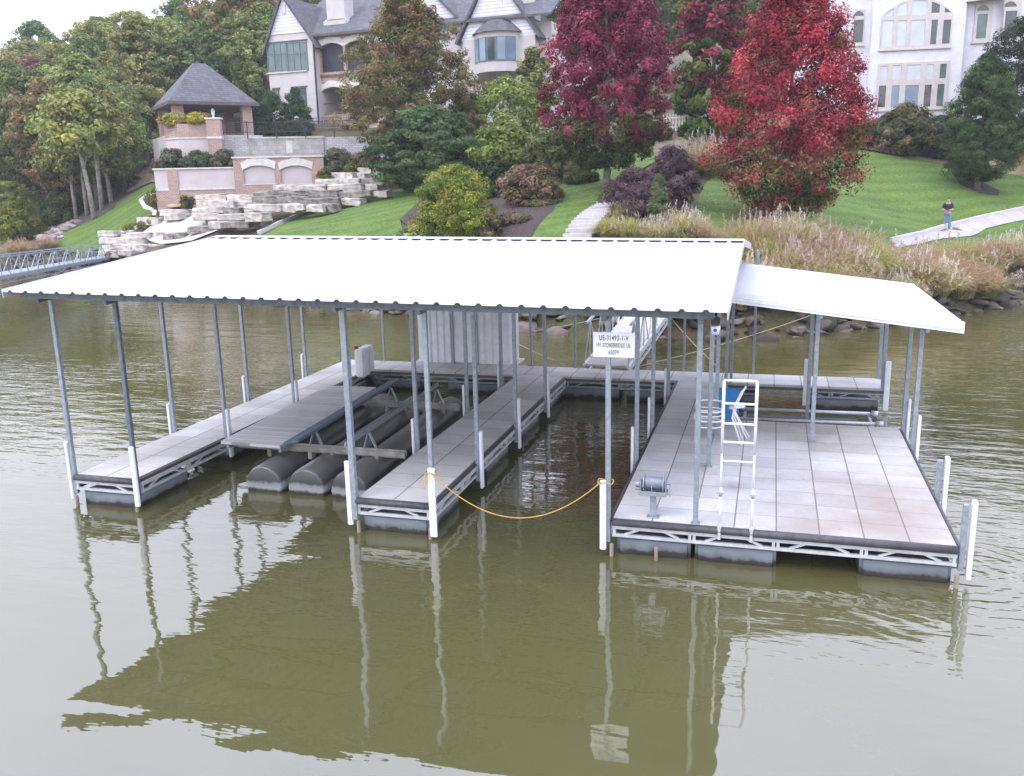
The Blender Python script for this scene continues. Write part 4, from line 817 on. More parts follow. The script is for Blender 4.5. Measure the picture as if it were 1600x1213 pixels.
# brick bay with four arched openings
B0 = .6; bx0 = HL.p(492, 100, B0)[0]; bx1 = HL.p(622, 100, B0)[0]; bz1 = HL.p(540, 49, B0)[1]
ops = []; arcs = []
for (x0, x1, y0, y1) in ((502, 535, 66, 114), (541.5, 576, 62, 111), (505, 539, 135, 180), (549, 580, 132, 180)):
    q = HL.rect(x0, y0, x1, y1, B0); ops.append(arch(q[0], q[1], q[2], q[3], .35)); arcs.append(q)
for x0, x1, y0, y1 in ((590, 614, 62, 110), (590, 614, 132, 178)):
    q = HL.rect(x0, y0, x1, y1, B0); ops.append(arch(q[0], q[1], q[2], q[3], .35)); arcs.append(q)
plate_holes([(bx0, zb), (bx1, zb), (bx1, bz1), (bx0, bz1)], ops, B0, B0+.35, 'brick_wall', MT['brick'], HL.e)
for i, q in enumerate(arcs):
    n = 12; rj = random.Random(i); jag = [(q[0]-.2+(q[1]-q[0]+.4)*k/n, q[3]+.18+.3*math.sin(PI*k/n)+rj.uniform(-.08, .08)) for k in range(n+1)]
    low = [(q[0]-.08+(q[1]-q[0]+.16)*(1-k/n), q[3]-.33+.35*math.sin(PI*k/n)**.8) for k in range(n+1)]
    MB().prism(jag+low, B0-.07, B0-.003).build('stone_arch', MT['cap'], HL.e)
    if i in (0, 1, 4):
        s = MB().box(q[0]-.05, q[1]+.05, B0+.28, B0+.3, q[2]-.02, q[3]+.1).build('porch_screen', MT['screen'], HL.e)
    else: MB().box(q[0], q[1], B0+.2, B0+.23, q[2]+.85, q[2]+.9).box(q[0], q[1], B0+.2, B0+.23, q[2]+.02, q[2]+.06).build('porch_railing', MT['iron'], HL.e)
MB().box(bx0, bx1, B0+3.4, B0+3.6, zb, bz1).build('porch_back_wall', MT['brick'], HL.e)
zf = HL.p(540, 121, B0)[1]; MB().box(bx0, bx1, B0+.36, B0+3.4, zf-.3, zf).build('porch_floor', MT['slab'], HL.e)
r2 = HL.rect(500, 115, 580, 118, B0-.05); MB().box(r2[0], r2[1], B0-.1, B0-.003, r2[2], r2[3]).build('sill_band', MT['browntrim'], HL.e)
dp = HL.poly([(489, 66), (497, 200)], -.1); MB().box(dp[0][0]-.05, dp[0][0]+.05, -.12, -.02, zb, dp[0][1]).build('downspout', MT['iron'], HL.e)
# main wall, roofs, chimneys
e1 = HL.p(862, 45, 1.5); MB().box(bx1, e1[0], 1.5, 12, zb, HL.p(700, 48, 1.5)[1]).build('main_wall', MT['stucco'], HL.e)
za = HL.p(540, 49, 0)[1]
MB().add([(bx0-3.0, B0-.4, za), (e1[0]+.4, B0-.4, za), (e1[0]+.4, 11, za+6.3), (bx0-3.0, 11, za+6.3), (bx0-3, B0-.4, za-.15), (e1[0]+.4, B0-.4, za-.15), (e1[0]+.4, 11, za+6.1), (bx0-3, 11, za+6.1)],
         [(0, 1, 2, 3), (7, 6, 5, 4), (0, 4, 5, 1), (1, 5, 6, 2), (3, 2, 6, 7), (0, 3, 7, 4)]).build('roof', MT['shingle'], HL.e)
MB().box(bx0-.4, bx1+.3, B0-.52, B0-.4, za-.17, za+.02).build('gutter', MT['browntrim'], HL.e)
for (xa, xb, yb, o_) in ((511, 535, 33, 1.9), (813, 834, 45, 2.2)):
    q = HL.rect(xa, -40, xb, yb, o_); MB().box(q[0], q[1], o_, o_+1.4, q[2]-1, q[3]+1).build('chimney', MT['stucco'], HL.e, bevel=.03); MB().box(q[0]-.35, q[1]+.25, o_-.15, o_+1.5, q[2]-1.3, q[2]+.1).build('chimney_foot', MT['stucco'], HL.e, bevel=.15)
for k, (pts_, o_) in enumerate((([(612, 60), (662, -25), (733, 48)], .9), ([(720, 40), (768, -48), (838, 54)], .5))):
    P3 = HL.poly(pts_, o_); zz_ = min(P3[0][1], P3[2][1]); P3[0] = (P3[0][0], zz_); P3[2] = (P3[2][0], zz_)
    MB().prism(P3, o_, o_+6).build('gable_siding', MT['siding'], HL.e)
    rake(HL, (P3[0][0]-.3, P3[0][1]-.3), P3[1], .18, o_-.3, o_+6, 'roof', 'shingle'); rake(HL, P3[1], (P3[2][0]+.3, P3[2][1]-.3), .18, o_-.301, o_+6.01, 'roof', 'shingle')
    MB().box(P3[0][0]+.1, P3[2][0]-.1, o_+.01, o_+5, zb, P3[0][1]).build('bay_wall', MT['stucco'], HL.e)
# turret
tx0, tx1, tzb, tz1 = HL.rect(737, 48, 811, 116, 0); tc_ = ((tx0+tx1)/2, 1.2); tr = (tx1-tx0)/2; n = 16
def ringpts(r, z): return [(tc_[0]+r*math.cos(2*PI*(k+.5)/n), tc_[1]+r*math.sin(2*PI*(k+.5)/n), z) for k in range(n)]
def drum(r0, z0_, r1, z1_, name, mat):
    m = MB(); m.add(ringpts(r0, z0_)+ringpts(r1, z1_), [(k, (k+1) % n, n+(k+1) % n, n+k) for k in range(n)]+[tuple(range(n))[::-1], tuple(range(n, 2*n))]); return m.build(name, MT[mat], HL.e)
drum(tr, tzb, tr, tz1, 'turret_wall', 'stucco'); ztt = HL.p(772, 19, 0)[1]; drum(tr*1.12, tz1, tr*.62, tz1+(ztt-tz1)*.62, 'turret_roof', 'shingle'); drum(tr*.62, tz1+(ztt-tz1)*.62, .05, ztt, 'turret_roof', 'shingle'); drum(tr*.72, tzb-1.2, tr*.98, tzb-.001, 'turret_base', 'browntrim')
for k in (8, 9, 10, 11, 12, 13, 14):
    a_ = 2*PI*k/n+.0; cx_, cy_ = tc_[0]+(tr*.985)*math.cos(a_), tc_[1]+(tr*.985)*math.sin(a_); tx_, ty_ = -math.sin(a_), math.cos(a_)
    m = MB(); z0_, z1_ = tzb+.75, tz1-.35; hw = .36
    m.add([(cx_+tx_*s1*hw+math.cos(a_)*o2, cy_+ty_*s1*hw+math.sin(a_)*o2, z) for o2 in (0, .05) for s1, z in ((-1, z0_), (1, z0_), (1, z1_), (-1, z1_))], [(0, 1, 2, 3), (7, 6, 5, 4), (0, 4, 5, 1), (1, 5, 6, 2), (2, 6, 7, 3), (3, 7, 4, 0)])
    w_ = m.build('window', MT['teal'], HL.e); hw = .28; m = MB(); m.add([(cx_+tx_*s1*hw+math.cos(a_)*.06, cy_+ty_*s1*hw+math.sin(a_)*.06, z) for s1, z in ((-1, z0_+.07), (1, z0_+.07), (1, z1_-.07), (-1, z1_-.07))], [(0, 1, 2, 3)]); m.build('pane', MT['glassb' if k % 3 else 'glass'], w_)
window(HL, 690, 150, 706, 180, 1.46, 'glass', 'browntrim', 2); window(HL, 758, 128, 790, 150, .45, 'glass', 'browntrim', 2)
# ---- the white house at right ------------------------------------------------------------
HR = Fac('white_house', 1370, 200, 68, .1, 'white painted brick house with tall beige-framed windows behind the right lawn', 'house')
zb = HR.p(1400, 235)[1]-3; ztop = HR.p(1400, -45)[1]
x0 = HR.p(1359, 100)[0]; x1 = HR.p(1503, 100)[0]; MB().box(x0, x1, 0, 9, zb, ztop).build('centre_wall', MT['wbrick'], HR.e)
xa = HR.p(1250, 100, .9)[0]; MB().box(xa, x0, .9, 9, zb, ztop).build('left_wall', MT['wbrick'], HR.e); xb = HR.p(1560, 100, .7)[0]; MB().box(x1, xb, .7, 9, zb, ztop).build('right_wall', MT['wbrick'], HR.e)
xc = HR.p(1690, 100, .2)[0]; MB().box(xb, xc, .2, 9, zb, ztop).build('corner_wall', MT['wbrick'], HR.e)
def bigwin(fr, panes, off, archtop=0, name='window'):
    q = HR.rect(*fr, off)
    outer = arch(q[0], q[1], q[2], q[3], archtop, 14) if archtop else [(q[0], q[2]), (q[1], q[2]), (q[1], q[3]), (q[0], q[3])]
    holes = []; inner = []
    for (a, b, c, d, gl, rise) in panes:
        r = HR.rect(a, c, b, d, off)
        def topz(x):
            if not archtop: return r[3]
            t = (q[1]-x)/(q[1]-q[0]); return min(r[3], q[3]-archtop+archtop*max(0, math.sin(PI*t))**.8-.14)
        if rise == 'a': hp = [(r[0], r[2]), (r[1], r[2]), (r[1], topz(r[1])), ((r[0]+r[1])/2, topz((r[0]+r[1])/2)), (r[0], topz(r[0]))]
        elif rise: hp = arch(r[0], r[1], r[2], r[3], rise)
        else: hp = [(r[0], r[2]), (r[1], r[2]), (r[1], r[3]), (r[0], r[3])]
        holes.append(hp); inner.append((hp, gl))
    w_ = plate_holes(outer, holes, off-.09, off-.012, name, MT['beige'], HR.e)
    for hp, gl in inner: MB().prism(hp, off-.05, off-.04).build('pane', MT[gl], w_)
    MB().box(q[0]-.1, q[1]+.1, off-.14, off-.002, q[2]-.12, q[2]-.002).build('sill', MT['beige'], w_)
bigwin((1374.5, -6, 1490, 78), [(1376.5, 1396, 32, 73, 'curtain', 0), (1400, 1417, 32, 72, 'curtain', 0), (1421, 1446, 31, 71, 'curtain', 0), (1452.5, 1465, 31, 70, 'glass', 0), (1471, 1486, 31, 69, 'glass', 0),
        (1381, 1396.5, 6, 26, 'curtain', 'a'), (1401.5, 1418, 3, 25, 'curtain', 'a'), (1423, 1449, -2, 23.5, 'curtain', 'a'), (1454.5, 1469, 0, 21, 'glass', 'a'), (1475.5, 1488, 4, 20, 'glass', 'a')], 0, 1.1)
bigwin((1367, 95, 1484, 172.5), [(1371, 1384.5, 134, 168, 'glass', 0), (1391, 1405.5, 133.5, 168, 'glassb', 0), (1412, 1435.5, 133, 168, 'glassb', 0), (1442, 1455.5, 132.5, 167, 'glass', 0), (1462, 1475.5, 131.5, 166.5, 'glassg', 0),
        (1374.5, 1387, 103, 126, 'curtain', 0), (1393, 1408.5, 102, 125, 'curtain', 0), (1416, 1439, 101, 125, 'curtain', 0), (1446.5, 1459, 100.5, 124, 'curtain', 0), (1467, 1479, 100, 123, 'glassg', 0)], 0)
bigwin((1300, 11, 1326, 74), [(1303, 1323, 30, 70, 'curtain', 0), (1303, 1323, 14, 27, 'curtain', .3)], .9); bigwin((1329, 14, 1352, 71), [(1332, 1349.5, 31, 67, 'glass', 0), (1333, 1350, 17, 26, 'glass', .3)], .9)
bigwin((1268, 14, 1292, 74), [(1271, 1289, 31, 70, 'glass', 0), (1271, 1289, 18, 27, 'glass', .3)], .9)
bigwin((1519, 3, 1551, 66), [(1524, 1543, 22, 61, 'glassg', 0), (1526, 1545, 7, 18, 'glass', .3)], .7); bigwin((1563, -4, 1596, 66), [(1567, 1589, 17, 61, 'glass', 0), (1567, 1589, 2, 12, 'glass', .3)], .2)
bigwin((1519, 108, 1551, 170), [(1524, 1545, 112, 165, 'glass', 0)], .7)
r2 = HR.rect(1505, -4, 1568, 8, .5); MB().prism([(r2[0], r2[2]+.1), (r2[1], r2[2]+.3), (r2[1], r2[3]+.2), (r2[0]+.2, r2[3]-.1)], -.1, .69).build('eave', MT['beige'], HR.e)
r2 = HR.rect(1262, -4, 1281, 6, .5); MB().box(r2[0]-2, r2[1], .2, .89, r2[2], r2[3]).build('eave', MT['browntrim'], HR.e)
# house stairs ---------------------------------------------------------------------------
def stairs(pix, D0, D1, width, name, label, n, mat='slab', zlift=0):
    a = hit(*pix[0]); b = hit(*pix[1]); e = empty(name, tuple(a), 0, label, 'steps'); d = b-a; hd = np.array([d[0], d[1], 0]); L = np.linalg.norm(hd); t = hd/L; s = np.array([t[1], -t[0], 0])
    m = MB()
    for i in range(n):
        p = t*(L*i/n); q = t*(L*(i+1)/n+.12); z = float(gz(*(a+(p+q)/2)[:2]))-a[2]+.14
        c = [p-s*width/2, p+s*width/2, q+s*width/2, q-s*width/2]; m.add([(x[0], x[1], z-.6) for x in c]+[(x[0], x[1], z+zlift) for x in c], [(0, 3, 2, 1), (4, 5, 6, 7), (0, 1, 5, 4), (1, 2, 6, 5), (2, 3, 7, 6), (3, 0, 4, 7)])
    m.build('treads', MT[mat], e); return e
stairs([(897, 385), (955, 318)], 0, 0, 1.2, 'garden_steps', 'pale concrete garden steps climbing from the shore beside the lawn', 15)
stairs([(1047, 246), (1050, 213)], 0, 0, 2.0, 'garden_steps', 'wide brown-grey timber steps high up between the red maples', 7, 'wood')
gt = W(1056, 208, 59); ge = empty('garden_gate', (gt[0], gt[1], float(gz(gt[0], gt[1]))), .1, 'small white picket gate at the top of the upper steps', 'gate')
for k in range(9): MB().box(-.8+k*.2-.03, -.8+k*.2+.03, -.02, .02, .05, 1.15).build('picket', MT['wpaint'], ge)
MB().box(-.85, .85, .021, .05, .25, .33).box(-.85, .85, .021, .05, .85, .93).build('gate_rail', MT['wpaint'], ge)
for i, (x, y) in enumerate(((765, 205), (822, 212), (838, 222))):
    q = hit(x, y); w_ = MB().box(-1.2, 1.2, -.3, .3, -.5, .7).build('white_wall', MT['cap'], bevel=.05); w_.name = 'garden_wall'; w_.location = q; w_.rotation_euler = (0, 0, -.4)
    tag(w_, ['short white garden wall showing through the branches left of centre', 'short white garden wall segment close beside the crimson maple, upper', 'short white garden wall segment close beside the crimson maple, lower'][i], 'wall')
# ---- stacked limestone terraces --------------------------------------------------------
def stone_wall(label, rows, seed, dark=()):
    rs_ = random.Random(seed); root = None
    for k, (xa, ya, xb, yb, Da, Db) in enumerate(rows):
        a = W(xa, ya, Da); b = W(xb, yb, Db)
        if root is None: org = a.copy(); org[2] -= .5; root = empty('stone_wall', tuple(org), 0, label, 'stone wall')
        L = np.linalg.norm((b-a)[:2]); t = (b-a)/L; s = 0; ang = math.atan2(t[1], t[0])
        while s < L-.25:
            l = min(rs_.uniform(.75, 2.3), L-s); h = rs_.uniform(.36, .46); p = a+t*(s+l/2)-org; bow = .7*math.sin(PI*(s+l/2)/L)
            bm = bmesh.new(); bmesh.ops.create_cube(bm, size=1)
            for v_ in bm.verts: v_.co = Vector((v_.co.x*(l-.03), v_.co.y*1.05, v_.co.z*h))+Vector([rs_.uniform(-.045, .045) for _ in range(3)])
            bmesh.ops.subdivide_edges(bm, edges=bm.edges[:], cuts=3, use_grid_fill=True)
            for v_ in bm.verts: v_.co += Vector([rs_.uniform(-.022, .022) for _ in range(3)])
            bmesh.ops.bevel(bm, geom=[e_ for e_ in bm.edges if e_.calc_face_angle(0) > .9], offset=.03, segments=1, affect='EDGES')
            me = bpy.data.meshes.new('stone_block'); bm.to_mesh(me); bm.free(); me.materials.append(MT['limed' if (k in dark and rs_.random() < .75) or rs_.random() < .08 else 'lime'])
            o = bpy.data.objects.new('stone_block', me); C0.objects.link(o); o.parent = root; o.location = (p[0]+math.sin(ang)*bow, p[1]-math.cos(ang)*bow+.35, p[2]-h/2+.22); o.rotation_euler = (rs_.uniform(-.02, .02), rs_.uniform(-.02, .02), ang+rs_.uniform(-.04, .04)); s += l+.02
    return root
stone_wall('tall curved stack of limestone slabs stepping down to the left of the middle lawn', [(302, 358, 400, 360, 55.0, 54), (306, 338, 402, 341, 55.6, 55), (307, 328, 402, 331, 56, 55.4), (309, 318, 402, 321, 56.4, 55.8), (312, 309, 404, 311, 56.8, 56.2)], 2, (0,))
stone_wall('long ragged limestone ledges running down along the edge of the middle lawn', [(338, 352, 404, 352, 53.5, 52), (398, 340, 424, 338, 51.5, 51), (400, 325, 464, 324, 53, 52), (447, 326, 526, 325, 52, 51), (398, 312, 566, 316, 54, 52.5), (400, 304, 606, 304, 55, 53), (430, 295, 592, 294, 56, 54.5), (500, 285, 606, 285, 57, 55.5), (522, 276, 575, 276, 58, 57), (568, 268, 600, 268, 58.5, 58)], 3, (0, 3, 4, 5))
stone_wall('pale limestone blocks beside the left patio, next to the far gangway', [(171, 396, 222, 396, 57, 55.5), (170, 386, 268, 387, 57.6, 55.5), (168, 376, 238, 377, 58.2, 56.5), (170, 366, 202, 366, 58.8, 58), (210, 368, 268, 368, 57.5, 56.5)], 5)
stone_wall('low limestone blocks at the front edge of the patio', [(228, 346, 262, 344, 59, 58.4), (262, 334, 304, 330, 58.8, 58.2), (270, 340, 300, 336, 58.2, 57.6), (270, 372, 302, 366, 56, 55)], 6, (3,))
bl = empty('boulder', tuple(hit(276, 328)), 0, 'rounded yellow-brown boulder in the dark mulch by the brick wall', 'boulder')
rb_ = rocks('stone', [np.array([0, 0, .2])], [.55], [np.array((.45, .36, .2))], MT['rock'], 9); rb_.parent = bl
# ================================================================== VEGETATION
def cols_(pal, k, rs, jit=.18):
    pal = np.array(pal); c = pal[k]; return c*(1+rs.uniform(-jit, jit, (len(c), 1)))
PROF = {'oval': lambda t: np.sin(PI*np.clip(t, 0, 1)**.8)**.62, 'round': lambda t: np.sqrt(np.clip(1-(2*t-1)**2, 0, 1)), 'cone': lambda t: np.clip(1-t, 0, 1)**.75*np.clip(t*9, 0, 1)**.5,
        'egg': lambda t: np.clip(np.sin(PI*np.clip(t, 0, 1)**.62), 0, 1)**.7, 'dome': lambda t: np.sqrt(np.clip(1-t**2.2, 0, 1))*np.clip(.55+t*2.2, 0, 1), 'spread': lambda t: np.clip(np.sin(PI*np.clip(t*.85+.08, 0, 1)), 0, 1)**.5}
def crown_mesh(name, W_, H_, prof, ncl, per, leaf, pal, seed, zone=None, clr=.11, flat=.75, mat='leaf', inner=.35, aspect=.55, asym=.12, droop=0):
    """leaf-sized faces gathered in clumps through the crown's volume"""
    pal = [tuple(np.array(c)*((1.28, 1.25, .95) if (c[1] >= c[0]*.8 and c[1] > c[2]*1.2) else (1.1, 1.1, 1.0))) for c in pal]
    if mat == 'leafv': pal = [tuple(np.array(c)*(1.28, 1.28, 1.2)) for c in pal]
    rs = np.random.RandomState(seed); f = PROF[prof]; t = np.clip(rs.beta(1.15, 1.15, ncl), .02, .985); R = W_/2*f(t); a = rs.uniform(0, 2*PI, ncl)
    lob = 1+asym*np.sin(a*2+rs.uniform(0, 6)+t*4)+asym*.8*np.sin(a*5+t*9+rs.uniform(0, 6))+asym*.7*np.sin(t*17+a*3)
    r = R*lob*np.sqrt(rs.uniform(inner**2, 1, ncl)); C = np.stack([r*np.cos(a), r*np.sin(a), t*H_], 1)
    crd = W_*clr*rs.uniform(.6, 1.35, ncl)
    n = ncl*per; ci = np.repeat(np.arange(ncl), per); d = rs.normal(size=(n, 3)); d /= np.linalg.norm(d, axis=1)[:, None]
    rad = rs.uniform(.25, 1, n)**.45; P = C[ci]+d*(crd[ci]*rad)[:, None]*np.array([1, 1, flat]); P[:, 2] -= droop*(np.hypot(P[:, 0], P[:, 1])/W_)**2
    out = P-np.array([0, 0, H_*.4]); out /= np.linalg.norm(out, axis=1)[:, None]+1e-6
    N = d*.9+out*.5+np.array([0, 0, .45])+rs.normal(0, .45, (n, 3)); N /= np.linalg.norm(N, axis=1)[:, None]
    T = np.cross(N, rs.normal(size=(n, 3))); T /= np.linalg.norm(T, axis=1)[:, None]; B = np.cross(N, T); s = leaf*rs.uniform(.6, 1.35, (n, 1))
    V = np.stack([P-T*s, P-B*s*aspect+N*s*.12, P+T*s, P+B*s*aspect+N*s*.12], 1).reshape(-1, 3); F = np.arange(4*n).reshape(n, 4)
    kz = rs.randint(len(pal), size=ncl)
    if zone is not None: kz = zone(C, t, rs)
    k = kz[ci]; sw = rs.rand(n) < .25; k = np.where(sw, rs.randint(len(pal), size=n) if zone is None else k, k)
    cv = rs.uniform(.58, 1.35, ncl)[ci][:, None]; c = np.array(pal)[k]*cv*rs.uniform(.7, 1.3, (n, 1)); c = np.repeat(c, 4, 0)  # random leaf tone; the clump spread also paints in dark gaps and highlights
    return npmesh(name, V, F, MT[mat], 'mesh', col=c), C
def trunk_mesh(h, r, C, z0, W_, seed, nb=9, mat='bark', lean=0, multi=1):
    rs = random.Random(seed); m = MB()
    for q in range(multi):
        ox = 0 if multi == 1 else rs.uniform(-.35, .35); oy = 0 if multi == 1 else rs.uniform(-.3, .3); top = Vector((ox*2.5+lean, oy*2.5, h)); pts = []
        rr_ = r if multi == 1 else r*.65
        for i in range(7): t = i/6; pts.append(Vector((ox, oy, -.5)).lerp(top, t)+Vector((rs.uniform(-.05, .05)*W_*.1, rs.uniform(-.05, .05)*W_*.1, 0)))
        m.tube(pts, [rr_*(1.5 if i == 0 else 1)*(1-.13*i) for i in range(7)], 9)
    idx = [rs.randrange(len(C)) for _ in range(nb)]
    for i in idx:
        c = Vector(C[i])+Vector((0, 0, z0)); b = Vector((0, 0, 0)).lerp(Vector((lean, 0, h)), min(.95, max(.35, (c.z-.25*W_)/max(h, .1)))); b.z = min(max(h*.35, c.z-.22*W_-abs(c.x)*.2), h*.95); midp = (b+c)/2+Vector((0, 0, W_*.03))
        m.tube([b, midp, c], [r*.42, r*.26, r*.09], 5)
    return m
def tree(name, loc, W_, H_, z0, prof, ncl, per, leaf, pal, seed, label, cat='tree', group=None, trunk=True, tr=.16, mat='leaf', bark='bark', rz=0, nb=10, multi=1, lean=0, tcore=.8, **kw):
    e = empty(name, tuple(loc), rz, label, cat, group)
    me, C = crown_mesh('crown' if trunk else 'foliage', W_, H_-z0, prof, ncl, per, leaf, pal, seed, mat=mat, **kw)
    o = bpy.data.objects.new('crown' if trunk else 'foliage', me); C0.objects.link(o); o.parent = e; o.location = (0, 0, z0)
    if trunk:
        trunk_mesh(z0+(H_-z0)*tcore, tr, C, z0, W_, seed, nb, multi=multi, lean=lean).build('trunk', MT[bark], e, smooth=True)
    else:
        m = MB(); rs = random.Random(seed)
        for _ in range(7): c = Vector(C[rs.randrange(len(C))]); m.tube([(0, 0, -.3), c*.5+Vector((0, 0, z0*.5)), c+Vector((0, 0, z0))], [.04, .03, .01], 5)
        m.build('stems', MT['bark'], e)
    return e
def sized(px0, px1, ptop, D):    # width and top of a crown seen between these pixels at depth D
    a, b = W(px0, ptop, D), W(px1, ptop, D); return np.linalg.norm((b-a)[:2]), a[2]
def plant(name, pxc, pbase, D, px0, px1, ptop, pbot, prof, ncl, per, leaf, pal, seed, label, **kw):
    g_ = foot(pxc, D) if pbase is None else hit(pxc, pbase)
    if D is None: D = float((g_-CP)@cf)
    w_, zt = sized(px0, px1, ptop, D); zb_ = W(pxc, pbot, D)[2]; H_ = zt-g_[2]; z0 = max(.05, zb_-g_[2])
    return tree(name, g_, w_*.93, H_, z0, prof, ncl, per, leaf, pal, seed, label, **kw)
G_D, G_M, G_L, G_Y = (.055, .08, .035), (.085, .12, .05), (.13, .165, .065), (.21, .20, .07)
OR_, BR_, RU_ = (.26, .17, .08), (.19, .15, .085), (.2, .085, .06)
# the crimson, the maroon and the bright red maples
def z_crim(C, t, rs):
    k = rs.randint(0, 3, len(t)); low = rs.rand(len(t)) < np.clip(1.25-t*4.5, .03, 1); k[low] = 3+rs.randint(0, 2, low.sum()); return k
plant('maple_tree', 948, 293, None, 836, 1050, -70, 262, 'egg', 650, 130, .075, [(.19, .022, .055), (.27, .05, .095), (.11, .014, .033), (.035, .05, .018), (.075, .075, .03)], 21, 'large crimson maple with dark green underside and straight pale trunk left of the steps', zone=z_crim, bark='barkp', tr=.17, clr=.066, flat=.9, aspect=.5, inner=.4, asym=.06)
def z_red(C, t, rs):
    k = rs.randint(0, 3, len(t)); low = rs.rand(len(t)) < np.clip(1.15-t*2.0, .1, 1); k[low] = 3+rs.randint(0, 4, low.sum()); return k
plant('maple_tree', 1226, 352, None, 1122, 1352, -40, 330, 'egg', 760, 120, .068, [(.40, .03, .06), (.50, .085, .12), (.24, .022, .042), (.34, .12, .08), (.13, .12, .045), (.06, .08, .03), (.40, .15, .13)], 22, 'bright red maple, the reddest and nearest tree, above the tall ornamental grasses', zone=z_red, tr=.16, clr=.08, flat=.95, inner=.45)
def z_mar(C, t, rs):
    k = rs.randint(0, 2, len(t)); low = rs.rand(len(t)) < np.clip(1.3-t*2.0, .05, 1); k[low] = 2+rs.randint(0, 3, low.sum()); return k
plant('maple_tree', 1110, None, 58, 1042, 1185, -75, 222, 'oval', 220, 120, .14, [(.23, .045, .07), (.17, .025, .045), (.03, .05, .015), (.10, .12, .03), (.06, .09, .025)], 23, 'maple turned dull maroon above but still green below, between the two red maples', zone=z_mar, tr=.18, clr=.1)
plant('autumn_tree', 648, None, 60, 556, 757, 0, 236, 'egg', 700, 130, .08, [(.21, .15, .07), (.16, .14, .06), (.12, .13, .05), (.09, .12, .045), (.26, .16, .09)], 24, 'tall tree turning orange-brown in front of the brick arched house front', tr=.2, clr=.062, inner=.35, asym=.2)
plant('dogwood_tree', 672, None, 54, 586, 772, 172, 296, 'dome', 420, 130, .09, [(.045, .085, .04), (.065, .11, .055), (.09, .13, .06), (.05, .075, .03)], 25, 'broad dark green layered tree below the orange-brown tree', tr=.13, clr=.08, flat=.4, multi=2, inner=.3)
plant('lime_shrub', 712, 385, None, 642, 782, 264, 372, 'dome', 420, 150, .048, [(.22, .27, .04), (.15, .22, .04), (.27, .27, .06), (.09, .15, .03), (.2, .2, .06)], 26, 'rounded yellow-green shrub just behind the roof ridge', cat='shrub', trunk=False, clr=.09, inner=.35)
plant('lime_shrub', 650, 385, None, 622, 690, 355, 378, 'dome', 50, 120, .06, [(.2, .24, .08), (.12, .17, .05), (.26, .28, .14)], 27, 'low pale green shrub at the left foot of the rounded yellow-green shrub', cat='shrub', trunk=False)
plant('twiggy_shrub', 752, 385, None, 722, 786, 330, 378, 'dome', 70, 110, .06, [(.15, .13, .07), (.2, .17, .11), (.08, .09, .04)], 28, 'brownish shrub at the right foot of the rounded yellow-green shrub', cat='shrub', trunk=False, mat='leaf')
plant('young_tree', 800, None, 58, 738, 862, 128, 235, 'round', 150, 70, .10, [(.19, .25, .07), (.14, .2, .055), (.23, .26, .08), (.10, .14, .04)], 29, 'light green loose tree below the turret of the house', clr=.13, tr=.09, inner=.2)
plant('young_tree', 735, None, 63, 700, 775, 150, 240, 'round', 80, 80, .13, [(.10, .15, .05), (.15, .2, .06), (.30, .08, .09)], 30, 'small green tree with some red twigs left of the turret', clr=.14, tr=.08, inner=.2)
plant('young_tree', 838, None, 62, 808, 880, 85, 190, 'oval', 90, 80, .13, [(.18, .2, .08), (.22, .23, .09), (.13, .15, .06)], 31, 'thin pale green tree touching the crimson maple on its left', clr=.13, tr=.08, inner=.2)
plant('shrub', 790, None, 51, 735, 850, 200, 275, 'dome', 130, 110, .11, [(.15, .2, .05), (.11, .16, .045), (.2, .22, .07)], 32, 'loose green shrub group left of the crimson maple', cat='shrub', trunk=False, clr=.13)
plant('shrub', 862, None, 49, 800, 905, 215, 285, 'dome', 130, 110, .10, [(.06, .09, .03), (.09, .11, .04), (.11, .10, .05)], 33, 'dark olive shrub under the left side of the crimson maple', cat='shrub', trunk=False, clr=.13)
plant('reddish_shrub', 830, None, 43, 774, 888, 262, 345, 'dome', 150, 110, .085, [(.15, .085, .075), (.10, .075, .05), (.07, .09, .035), (.19, .12, .09), (.12, .12, .05)], 34, 'brownish red open shrub in the mulch bed right of the yellow-green shrub', cat='shrub', trunk=False, clr=.12, inner=.2)
plant('yew_shrub', 765, None, 47, 745, 800, 255, 345, 'dome', 80, 110, .09, [(.02, .045, .02), (.03, .06, .028)], 35, 'dark evergreen shrub behind the yellow-green shrub', cat='shrub', trunk=False)
PU = [(.095, .055, .075), (.065, .04, .05), (.13, .085, .10), (.08, .05, .055)]
for i, (pc, pb, x0, x1, yt, lb) in enumerate(((1050, 325, 1005, 1096, 234, 'large dark purple shrub between the steps and the big lawn, higher one'), (990, 335, 945, 1050, 268, 'dark purple shrub beside the lower steps, middle one'), (1010, 345, 962, 1062, 290, 'dark purple shrub lowest in its group, behind the small conifer'))):
    plant('purple_shrub', pc, pb, None, x0, x1, yt, pb-6, 'dome', 130, 150, .07, PU, 40+i, lb, cat='shrub', group='purple shrubs beside the steps', trunk=False, clr=.12, aspect=.3)
plant('small_conifer', 1029, 364, None, 1008, 1054, 276, 356, 'cone', 90, 110, .055, [(.09, .14, .08), (.13, .17, .10), (.17, .16, .09)], 45, 'small pale green conifer in front of the purple shrubs', clr=.16, tr=.05, aspect=.3)
